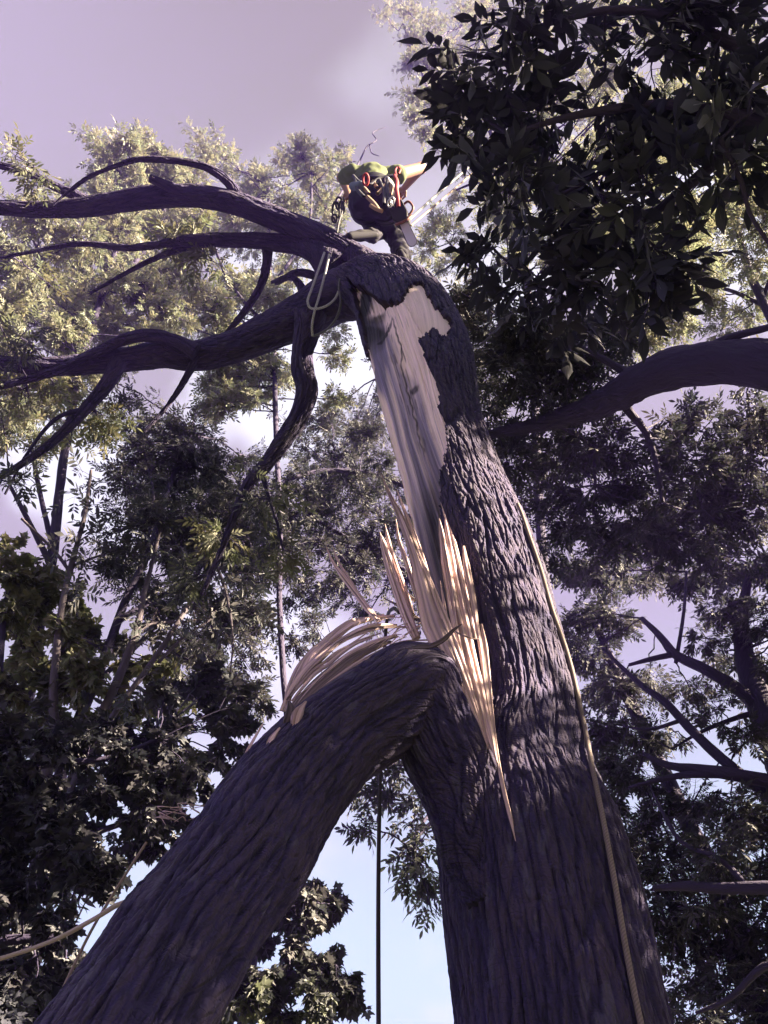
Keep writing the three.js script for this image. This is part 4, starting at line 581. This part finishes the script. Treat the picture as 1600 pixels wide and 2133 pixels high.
T({ name: 'broadleaf_tree', label: 'dense dark foliage low at the right beside the trunk rope', base: [3.4, -5.9], seed: 239, mat: LEAF.dark, shapes: FEATHER, leaf: 0.15, per: 13, size: 0.009, fill: 0.55, spread: 1.1,
  trunk: stations([[1660, 2250, 70, 6.3], [1560, 2000, 56, 6.3], [1450, 1750, 38, 6.3], [1330, 1500, 26, 6.3], [1240, 1300, 14, 6.3]]),
  limbs: [stations([[1540, 1950, 24, 6.3], [1450, 1900, 16, 6.1], [1380, 1880, 10, 6]]), stations([[1400, 1650, 18, 6.3], [1320, 1640, 12, 6.2], [1270, 1600, 8, 6.1]])],
  clumps: [...spots([[1270, 1680, 44, 6, 20], [1320, 1740, 50, 6, 22], [1340, 1820, 54, 6, 26], [1400, 1830, 54, 6, 24], [1470, 1880, 54, 6, 20], [1380, 1900, 54, 6, 26], [1430, 1960, 60, 6, 26], [1510, 1950, 60, 6, 22], [1590, 1920, 60, 6, 22], [1430, 2050, 54, 6.1, 20], [1500, 2060, 54, 6.1, 18], [1580, 2040, 60, 6.1, 20], [1460, 2130, 54, 6.1, 18], [1550, 2130, 60, 6.1, 16], [1230, 1440, 40, 6.3, 12], [1250, 1590, 36, 6.2, 10], [1600, 2110, 50, 6.1, 10], [1190, 1330, 36, 6.4, 12], [1560, 1860, 40, 6, 8]]), ...scatter([[1600, 1600], [1900, 1600], [1900, 2200], [1600, 2200]], 26, 60, 5.6, 6.6, 14, 31)] });
// unseen trees added behind the camera to keep the open sky off the trunk
for (const [i, lab, x, z, h, R] of [[0, 'big dark tree added for shade, unseen behind the camera on the left', -4.5, 6.5, 13, 4.2], [1, 'big dark tree added for shade, unseen behind the camera', 1.2, 8.0, 14, 4.4], [3, 'wide dark tree added for shade, unseen behind the camera on the right', 6.5, 9.5, 10, 4.0]]) {
  const rnd = rng(900 + i), c = []; for (let k = 0; k < 46; k++) { const v = V3(rnd.n(), rnd.n() * 0.9, rnd.n()).multiplyScalar(R * 0.8); c.push({ c: V3(x + v.x, Math.max(2.2, h * 0.62 + v.y * 1.25), z + v.z), r: 1.3, n: 16 }); }
  T({ name: 'broadleaf_tree', label: lab, base: [x, z], seed: 300 + i, mat: LEAF.dark, leaf: 0.62, per: 7, size: 0.012, trunk: [{ p: V3(x, 2, z), r: 0.26 }, { p: V3(x + 0.2, h * 0.5, z), r: 0.2 }, { p: V3(x, h * 0.9, z + 0.2), r: 0.05 }], clumps: c });
}
// unseen tree added on the right, shaped to shade trunk and broken stem
{
  const rnd = rng(77), c = []; const box = (n, x0, x1, y0, y1, z0, z1) => { for (let k = 0; k < n; k++) c.push({ c: V3(rnd.in(x0, x1), rnd.in(y0, y1), rnd.in(z0, z1)), r: 0.5, n: 14 }); };
  box(14, 3.7, 5.6, 2.6, 4.9, -3.3, -2.3); box(40, 3.7, 5.6, 2.6, 5.5, -2.2, -1.2); box(96, 3.4, 5.5, 3.2, 8.6, -0.95, 0.7); box(16, 4.0, 5.6, 8.7, 9.8, -2.4, -1.0);
  T({ name: 'broadleaf_tree', label: 'bushy dark tree added unseen on the right to shade the trunk', base: [4.5, -1.5], seed: 317, mat: LEAF.dark, leaf: 0.4, per: 7, size: 0.012, trunk: [{ p: V3(4.5, 2, -1.5), r: 0.2 }, { p: V3(4.4, 5, -1.3), r: 0.13 }, { p: V3(4.5, 8.6, -0.6), r: 0.04 }], clumps: c });
}
console.log('leaves', leavesTotal);

// ------------------------------------------------------------------ the climber
// surface of a field of tapered capsules joined smoothly: bones [a, b, ra, rb]
function bodyGeo(bones, res, k = 0.035, extra = null) {
  const lo = V3(1e9, 1e9, 1e9), hi = V3(-1e9, -1e9, -1e9); for (const [a, b, ra, rb] of bones) { const m = Math.max(ra, rb) + 0.04; lo.min(a.clone().subScalar(m)).min(b.clone().subScalar(m)); hi.max(a.clone().addScalar(m)).max(b.clone().addScalar(m)); }
  const size = Math.max(hi.x - lo.x, hi.y - lo.y, hi.z - lo.z), n = Math.ceil(size / res) + 4, c = lo.clone().add(hi).multiplyScalar(0.5), half = n * res / 2;
  const mc = new MarchingCubes(n, new THREE.MeshStandardMaterial(), false, false, 200000); mc.isolation = 0; const p = V3(), ab = V3(), ap = V3();
  const pre = bones.map(([a, b, ra, rb]) => ({ a, d: b.clone().sub(a), l: Math.max(1e-9, b.distanceToSquared(a)), ra, rb }));
  for (let z = 0; z < n; z++) for (let y = 0; y < n; y++) for (let x = 0; x < n; x++) {
    p.set(c.x + (x - n / 2) / (n / 2) * half, c.y + (y - n / 2) / (n / 2) * half, c.z + (z - n / 2) / (n / 2) * half);
    let d = 1; for (const q of pre) { ap.copy(p).sub(q.a); const t = clamp(ap.dot(q.d) / q.l, 0, 1), e = ap.addScaledVector(q.d, -t).length() - lerp(q.ra, q.rb, t), h = clamp(0.5 + 0.5 * (d - e) / k, 0, 1); d = lerp(d, e, h) - k * h * (1 - h); }
    if (extra) d += extra(p); mc.field[x + y * n + z * n * n] = -d;
  }
  mc.update();
  const P = new Float32Array(mc.count * 3), N = new Float32Array(mc.count * 3);
  for (let i = 0; i < mc.count; i++) for (let j = 0; j < 3; j++) { P[i * 3 + j] = mc.positionArray[i * 3 + j] * half + [c.x, c.y, c.z][j]; N[i * 3 + j] = mc.normalArray[i * 3 + j]; }
  const g = new THREE.BufferGeometry(); g.setAttribute('position', new THREE.BufferAttribute(P, 3)); g.setAttribute('normal', new THREE.BufferAttribute(N, 3)); g.setAttribute('uv', new THREE.BufferAttribute(new Float32Array(mc.count * 2), 2)); return g;
}
const flat = (name, c, rough = 0.8, metal = 0, more = {}) => new THREE.MeshStandardMaterial({ name, color: new THREE.Color().setRGB(...c), roughness: rough, metalness: metal, ...more });
const CL = { skin: flat('skin', [0.22, 0.115, 0.07], 0.6), shirt: flat('green shirt', [0.075, 0.095, 0.032], 0.9), trouser: flat('dark trousers', [0.014, 0.012, 0.024], 0.9), boot: flat('boot leather', [0.008, 0.0065, 0.009], 0.95), web: flat('black webbing', [0.022, 0.022, 0.028], 0.7), red: flat('red webbing', [0.30, 0.022, 0.022], 0.7), pad: flat('tan webbing', [0.25, 0.17, 0.1], 0.85), steel: flat('steel', [0.5, 0.5, 0.52], 0.35, 0.9), hair: flat('brown hair', [0.06, 0.04, 0.03], 0.7), blue: flat('faded blue pouch', [0.1, 0.13, 0.16], 0.8), hi: flat('orange casing', [0.14, 0.045, 0.02], 0.6), dk: flat('dark casing', [0.012, 0.011, 0.016], 0.9) };
const tubeOf = (pts, r, seg = 20, rad = 6, closed = false) => new THREE.TubeGeometry(new THREE.CatmullRomCurve3(pts, closed), seg, r, rad, closed);
{
  const J = (x, y, d) => atZ(x, y, d);
  const hipL = J(757, 424, 2.54), hipR = J(802, 424, 2.54), kneeL = J(786, 478, 2.87), kneeR = J(822, 486, 2.87), ankL = J(772, 489, 2.74), ankR = J(838, 532, 2.86), toeL = J(726, 492, 2.70), toeR = J(848, 553, 2.92);
  const pel = J(779, 414, 2.52), chest = J(775, 378, 2.47), shL = J(738, 365, 2.47), shR = J(827, 364, 2.47), elL = J(713, 370, 2.52), elR = J(877, 350, 2.52), wrL = J(724, 400, 2.72), wrR = J(842, 392, 2.75), neck = J(782, 358, 2.5);
  const head = neck.clone().add(V3(0.02, 0.05, -0.2));
  const t = base('person', 'person in a green shirt and dark trousers crouching on top of the torn trunk', 'person', V3(ankL.x, ankL.y - 0.06, ankL.z));
  const bones = [[pel, chest, 0.12, 0.12], [chest, neck, 0.11, 0.055], [shL, shR, 0.06, 0.06], [hipL, kneeL, 0.08, 0.055], [hipR, kneeR, 0.08, 0.055], [kneeL, ankL, 0.055, 0.036], [kneeR, ankR, 0.055, 0.036], [ankL, toeL, 0.036, 0.03], [ankR, toeR, 0.036, 0.03], [shL, elL, 0.056, 0.045], [elL, wrL, 0.044, 0.029], [shR, elR, 0.06, 0.05], [elR, wrR, 0.048, 0.03], [neck, head, 0.052, 0.055]];
  const body = [bodyGeo(bones, 0.013, 0.03)];
  // head with nose, brow, jaw and ears; hands with five fingers closing on the work
  const fw = V3(0, -0.55, -0.83).normalize(), up = V3(0, 0.83, -0.55).normalize(), rt = V3(1, 0, 0), H = (r, u, f) => head.clone().addScaledVector(rt, r).addScaledVector(up, u).addScaledVector(fw, f);
  body.push(bodyGeo([[H(0, 0.03, -0.02), H(0, 0.03, 0.03), 0.088, 0.078], [H(0, -0.05, 0.03), H(0, -0.085, 0.065), 0.058, 0.036], [H(0, 0.0, 0.095), H(0, -0.025, 0.118), 0.010, 0.014], [H(-0.03, 0.028, 0.085), H(0.03, 0.028, 0.085), 0.016, 0.016], [H(-0.02, -0.056, 0.094), H(0.02, -0.056, 0.094), 0.009, 0.009], [H(-0.085, 0.0, -0.005), H(-0.09, 0.03, -0.015), 0.014, 0.02], [H(0.085, 0.0, -0.005), H(0.09, 0.03, -0.015), 0.014, 0.02], [H(0, -0.05, -0.02), neck, 0.052, 0.05]], 0.006, 0.014));
  for (const [w, e, s] of [[wrL, elL, 1], [wrR, elR, -1]]) {
    const d = w.clone().sub(e).normalize(), a = V3(0, 1, 0).cross(d).normalize(), n = V3().crossVectors(d, a), X = (f, q, u) => w.clone().addScaledVector(d, f).addScaledVector(a, q).addScaledVector(n, u), f = [];
    f.push([X(-0.02, 0, 0), X(0.045, 0.012, 0), 0.027, 0.022], [X(0.03, -0.02, 0), X(0.075, -0.028, 0), 0.018, 0.015], [X(0.03, 0.02, 0), X(0.078, 0.026, 0), 0.018, 0.015]);
    for (let i = 0; i < 4; i++) { const q = -0.03 + 0.02 * i, l = [0.82, 1, 1.05, 0.95][i]; f.push([X(0.075, q, 0), X(0.075 + 0.04 * l, q * 1.1, -0.012), 0.0095, 0.009], [X(0.075 + 0.04 * l, q * 1.1, -0.012), X(0.075 + 0.052 * l, q * 1.1, -0.038), 0.009, 0.0082], [X(0.075 + 0.052 * l, q * 1.1, -0.038), X(0.075 + 0.036 * l, q * 1.1, -0.056), 0.0082, 0.0075]); }
    f.push([X(0.02, 0.026 * s, -0.004), X(0.05, 0.05 * s, -0.026), 0.014, 0.011], [X(0.05, 0.05 * s, -0.026), X(0.078, 0.042 * s, -0.05), 0.0105, 0.009]);
    body.push(bodyGeo(f, 0.0042, 0.006));
  }
  put('body', mergeGeometries(body), CL.skin, t);
  put('hair', bodyGeo([[H(0, 0.055, -0.03), H(0, 0.06, 0.01), 0.088, 0.078], [H(0, 0.0, -0.06), H(0, 0.03, -0.06), 0.06, 0.07]], 0.008, 0.02), CL.hair, t);
  const fold = (a, f) => (p) => a * noise(p.x * f, p.y * f, p.z * f) + a * 0.6 * noise(p.x * f * 2.3, p.y * f * 1.4, p.z * f * 2.3);
  put('shirt', bodyGeo([[pel.clone().lerp(chest, 0.15), chest, 0.135, 0.15], [chest, neck, 0.14, 0.062], [shL, shR, 0.078, 0.078], [shL, shL.clone().lerp(elL, 0.75), 0.08, 0.072], [shR, shR.clone().lerp(elR, 0.12), 0.074, 0.07]], 0.012, 0.035, fold(0.016, 9)), CL.shirt, t);
  const kL2 = kneeL.clone().lerp(hipL, 0.1);
  put('trousers', bodyGeo([[hipL, hipR, 0.125, 0.125], [pel, pel.clone().lerp(chest, 0.3), 0.145, 0.135], [hipL, kL2, 0.112, 0.085], [hipR, kneeR, 0.112, 0.085], [kneeL, ankL, 0.088, 0.07], [kneeR, ankR, 0.086, 0.068]], 0.0115, 0.03, fold(0.017, 13)), CL.trouser, t);
  for (const [a, b, k] of [[ankL, toeL, kneeL], [ankR, toeR, kneeR]]) {
    const d = b.clone().sub(a).normalize(), up2 = k.clone().sub(a).normalize(), bt = put('boot', bodyGeo([[a.clone().addScaledVector(up2, 0.1), a, 0.058, 0.052], [a.clone().addScaledVector(d, -0.045).addScaledVector(up2, -0.03), a.clone().addScaledVector(d, 0.10).addScaledVector(up2, -0.025), 0.045, 0.046], [a.clone().addScaledVector(d, 0.10).addScaledVector(up2, -0.025), a.clone().addScaledVector(d, 0.19).addScaledVector(up2, -0.03), 0.046, 0.04]], 0.009, 0.02), CL.boot, t);
    put('sole', bodyGeo([[a.clone().addScaledVector(d, -0.055).addScaledVector(up2, -0.075), a.clone().addScaledVector(d, 0.2).addScaledVector(up2, -0.07), 0.032, 0.034]], 0.008, 0.01, (p) => 0), CL.dk, bt);
  }
  // harness: waist belt, loops round the thighs, straps, pouch and clips
  const loop = (c, ax, r1, r2, n = 18) => { const a = V3(0, 0, 1).cross(ax).normalize(), b = V3().crossVectors(ax, a); return [...Array(n)].map((_, i) => c.clone().addScaledVector(a, Math.cos(i / n * 6.2832) * r1).addScaledVector(b, Math.sin(i / n * 6.2832) * r2)); };
  const spine = chest.clone().sub(pel).normalize(), wc = pel.clone().addScaledVector(spine, 0.10), parts = [];
  for (const o of [-0.025, 0, 0.025]) parts.push(tubeOf(loop(wc.clone().addScaledVector(spine, o), spine, 0.172, 0.152), 0.022, 40, 6, true));
  for (const [h, k] of [[hipL, kneeL], [hipR, kneeR]]) { const d = k.clone().sub(h).normalize(); for (const o of [0.08, 0.11]) parts.push(tubeOf(loop(h.clone().addScaledVector(d, o), d, 0.128, 0.128), 0.014, 30, 6, true)); }
  const hn = put('harness', mergeGeometries(parts), CL.web, t);
  const on = (x, y, d) => J(x, y, d);
  put('strap', tubeOf([on(822, 366, 2.36), on(827, 380, 2.33), on(826, 395, 2.34), on(829, 415, 2.38), on(831, 432, 2.42)], 0.017), CL.red, hn, 'red strap hanging at the right hip');
  put('strap', tubeOf([on(826, 366, 2.36), on(824, 354, 2.38), on(829, 348, 2.38), on(834, 352, 2.38), on(831, 362, 2.37)], 0.008), CL.red, hn, 'small red loop of cord above the belt');
  put('clip', tubeOf(loop(on(762, 374, 2.29), ray(762, 374).negate(), 0.022, 0.045, 12), 0.009, 24, 6, true), CL.red, hn, 'red clip at the back of the belt');
  for (const P of [[[756, 390], [762, 396], [768, 404]], [[777, 378], [782, 385], [786, 391]], [[765, 410], [780, 425], [789, 438]], [[772, 428], [785, 436], [796, 440]], [[786, 404], [796, 394], [802, 386]], [[814, 386], [815, 396], [812, 406]]]) put('strap', tubeOf(P.map(([x, y]) => on(x, y, 2.345 + (y - 375) * 0.0009)), 0.017), CL.pad, hn, 'tan webbing strap');
  for (const P of [[[735, 366], [750, 380], [770, 385], [790, 372], [818, 366]], [[740, 372], [745, 395], [758, 410]], [[808, 372], [806, 395], [812, 420], [818, 432]], [[790, 375], [800, 400], [800, 425]]]) put('strap', tubeOf(P.map(([x, y]) => on(x, y, 2.34 + (y - 375) * 0.001)), 0.016), CL.web, hn);
  put('pouch', bodyGeo([[on(735, 388, 2.38), on(752, 386, 2.34), 0.034, 0.036]], 0.009, 0.01), CL.blue, hn, 'faded blue pouch on the belt');
  for (const [x, y] of [[806, 376], [817, 418], [812, 424]]) put('clip', tubeOf(loop(on(x, y, 2.33), ray(x, y).negate(), 0.016, 0.028, 10), 0.006, 20, 5, true), CL.steel, hn);
  for (const [x, y, rx, ry] of [[700, 440, 0.028, 0.075], [706, 424, 0.026, 0.05], [712, 432, 0.02, 0.05], [697, 455, 0.02, 0.03]]) put('clip', tubeOf(loop(on(x, y, 2.5), ray(x, y).negate(), rx, ry, 12), 0.009, 24, 6, true), CL.web, hn, 'dark clip dangling behind the left hip');
  put('strap', tubeOf([on(716, 412, 2.5), on(713, 440, 2.52), on(706, 462, 2.56), on(702, 485, 2.6)], 0.009), CL.web, hn);
  // chainsaw on the right hip
  const a = on(838, 458, 2.50), b = on(862, 512, 2.62), d = b.clone().sub(a).normalize(), cs = base('chainsaw', 'chainsaw hanging bar down at the right hip of the climber', 'chainsaw', a);
  const toCam = EYE.clone().sub(a).normalize(), side = V3().crossVectors(toCam, d).normalize(), nn = V3().crossVectors(d, side).normalize(), mat4 = new THREE.Matrix4().makeBasis(d, side, nn), L = a.distanceTo(b);
  const place = (g) => g.applyMatrix4(mat4).translate(a.x, a.y, a.z);
  const sh = new THREE.Shape(); sh.moveTo(0.02, -0.03); sh.lineTo(L - 0.04, -0.034); sh.quadraticCurveTo(L, -0.03, L, 0); sh.quadraticCurveTo(L, 0.03, L - 0.04, 0.034); sh.lineTo(0.02, 0.03); sh.closePath();
  put('guide_bar', place(new THREE.ExtrudeGeometry(sh, { depth: 0.006, bevelEnabled: true, bevelSize: 0.002, bevelThickness: 0.001, curveSegments: 8 })), flat('bar steel', [0.5, 0.48, 0.55], 0.5, 0.0), cs);
  const edge = sh.getSpacedPoints(60).map((q) => V3(q.x * 1.012, q.y * 1.14, 0.003)); put('chain', place(tubeOf(edge, 0.0035, 90, 5, false)), CL.dk, cs);
  const bs = new THREE.Shape(); bs.moveTo(-0.16, -0.045); bs.lineTo(-0.02, -0.055); bs.lineTo(0.03, -0.035); bs.lineTo(0.03, 0.035); bs.lineTo(-0.03, 0.055); bs.lineTo(-0.15, 0.05); bs.closePath();
  put('motor_case', place(new THREE.ExtrudeGeometry(bs, { depth: 0.08, bevelEnabled: true, bevelSize: 0.012, bevelThickness: 0.014, bevelSegments: 3 }).translate(0, 0, -0.05)), CL.dk, cs);
  put('handle', place(tubeOf([V3(-0.12, 0.05, 0.01), V3(-0.13, 0.10, 0.01), V3(-0.05, 0.115, 0.01), V3(0.0, 0.06, 0.01)], 0.010)), CL.hi, cs);
  put('hand_guard', place(tubeOf([V3(0.03, -0.06, 0.02), V3(0.06, -0.02, 0.05), V3(0.06, 0.03, 0.05), V3(0.02, 0.08, 0.02)], 0.011)), CL.hi, cs);
}

// ------------------------------------------------------------------ ropes
const ropeTex = (c1, c2, n, share) => dataTex(128, 128, (u, v) => { const k = ((u + v) * n) % 1, f = 0.5 + 0.5 * Math.cos(k * 6.2832), m = ((u * 2 - v * 2 + 8) * 2) % 1 < share; const c = m ? c2 : c1; return c.map((x) => x * (0.75 + 0.35 * f)); }, true);
const ropeMat = (name, c1, c2, share = 0.2) => new THREE.MeshStandardMaterial({ name, map: ropeTex(c1, c2, 4, share), roughness: 0.85 });
const RM = { drab: ropeMat('drab rope', [0.24, 0.22, 0.22], [0.13, 0.12, 0.14], 0.4), brown: new THREE.MeshStandardMaterial({ name: 'weathered rope', map: dataTex(128, 128, (u, v) => { const k = 0.94 + 0.1 * Math.cos((u + v) * 4 * 6.2832) + 0.12 * noise(u * 32, v * 32, 3, 32, 32); return [0.47 * k, 0.425 * k, 0.4 * k]; }, true), roughness: 0.9 }),  pale: ropeMat('pale flecked rope', [0.72, 0.72, 0.70], [0.25, 0.3, 0.42], 0.28), tan: ropeMat('tan rope', [0.56, 0.49, 0.42], [0.48, 0.42, 0.36], 0.3), grey: ropeMat('grey green rope', [0.42, 0.43, 0.42], [0.24, 0.25, 0.3], 0.4) };
function rope(name, label, cat, pts, r, mat, seg = 120, group) {
  const c = new THREE.CatmullRomCurve3(pts, false, 'centripetal'), g = new THREE.TubeGeometry(c, seg, r, 10, false), u = g.attributes.uv, L = c.getLength();
  for (let i = 0; i < u.count; i++) u.setXY(i, u.getY(i), u.getX(i) * L / (r * 5));
  const m = put(name, g, mat, scene); return tag(m, label, cat, group);
}
rope('rope', 'pale flecked rope hanging in a slack loop below the fork', 'rope', [atR(676, 526, 7.12), atR(664, 560, 7.02), atR(650, 600, 6.94), atR(641, 628, 6.9), atR(646, 641, 6.88), atR(662, 643, 6.86), atR(682, 636, 6.86), atR(698, 622, 6.9), atR(706, 606, 6.95)], 0.0095, RM.pale);
rope('rope', 'pale rope hanging straight down left of the slack loop', 'rope', [atR(686, 530, 7.1), atR(676, 575, 6.98), atR(664, 620, 6.9), atR(655, 650, 6.86), atR(650, 680, 6.84), atR(651, 700, 6.86)], 0.0095, RM.pale);
rope('rope', 'grey rope end curving down from the right of the slack loop', 'rope', [atR(710, 574, 7.0), atR(706, 600, 6.94), atR(710, 625, 6.9), atR(704, 655, 6.88), atR(688, 680, 6.88), atR(668, 694, 6.88), atR(652, 700, 6.88)], 0.0095, RM.grey);
rope('rope', 'rope hanging plumb through the gap under the broken stem', 'rope', [atZ(832, 1275, 2.58), atZ(818, 1268, 2.8), atZ(805, 1300, 3.1), V3(-0.02, 3.6, -3.2), V3(-0.012, 2.2, -3.2), V3(-0.01, 0.4, -3.2)], 0.0085, RM.drab, 200);
rope('rope', 'dark lifeline stretched from the climber up to the right, the upper of two', 'rope', [atR(848, 462, 8.1), atR(905, 410, 9.2), atR(1012, 318, 11.2)], 0.012, RM.grey);
rope('rope', 'pale lifeline stretched from the climber up to the right, the lower of two', 'rope', [atR(856, 470, 8.1), atR(925, 412, 9.2), atR(1030, 322, 11.2)], 0.010, RM.tan);
rope('rope', 'thin taut pale rope beside the broken stem at the lower left', 'rope', [atR(80, 2165, 2.5), atR(108, 2110, 2.6), atR(150, 2020, 2.75), atR(195, 1930, 2.9), atR(250, 1840, 3.05), atR(305, 1755, 3.15)], 0.0042, RM.tan);
{ const g = limb([[-40, 2008, 9], [40, 1985, 9], [120, 1955, 9], [200, 1912, 10], [245, 1885, 11], [258, 1882, 14], [272, 1872, 7]].map(([x, y, w]) => { const p = atR(x, y, 2.75); return { p, r: widthAt(p, w) / 2 }; }), { step: 0.01, around: 14, lumps: 0.12, seed: 8, colors: false });
  tag(put('stick', g, flat('bare stick', [0.4, 0.33, 0.27], 0.75, 0, { bumpMap: barkTex, bumpScale: 0.002 }), scene), 'bare tan stick crossing in front of the leaves at the lower left', 'stick'); }
// the heavy rope that follows the trunk's right side: found where the sight line meets the bark
{
  const pr = resample(trunkPath, 0.05), onTrunk = (x, y, lift) => { const d = ray(x, y); let best = 1e9, bp = null;
    for (let t = 1.5; t < 9; t += 0.01) { const p = EYE.clone().addScaledVector(d, t); const c = pr.reduce((m, k) => (Math.abs(k.p.y - p.y) < Math.abs(m.p.y - p.y) ? k : m)); const e = Math.hypot(p.x - c.p.x, p.z - c.p.z) - c.r; if (e < best) { best = e; bp = [p, c]; } if (e < lift) break; }
    const [p, c] = bp, o = V3(p.x - c.p.x, 0, p.z - c.p.z).normalize(); return V3(c.p.x + o.x * (c.r + lift), p.y, c.p.z + o.z * (c.r + lift)); };
  const st = [[1078, 1050], [1088, 1075], [1102, 1115], [1126, 1185], [1151, 1272], [1184, 1372], [1212, 1490], [1236, 1610], [1258, 1730], [1281, 1850], [1302, 1970], [1322, 2080], [1340, 2170]];
  const pts = st.map(([x, y]) => onTrunk(x, y, 0.012)); const last = pts[pts.length - 1]; pts.push(V3(last.x + 0.03, 0.9, last.z + 0.03), V3(last.x + 0.08, 0.03, last.z + 0.1));
  rope('rope', 'thick tan rope running down the right side of the split trunk', 'rope', pts, 0.0088, RM.brown, 400);
}

renderer.render(scene, camera);
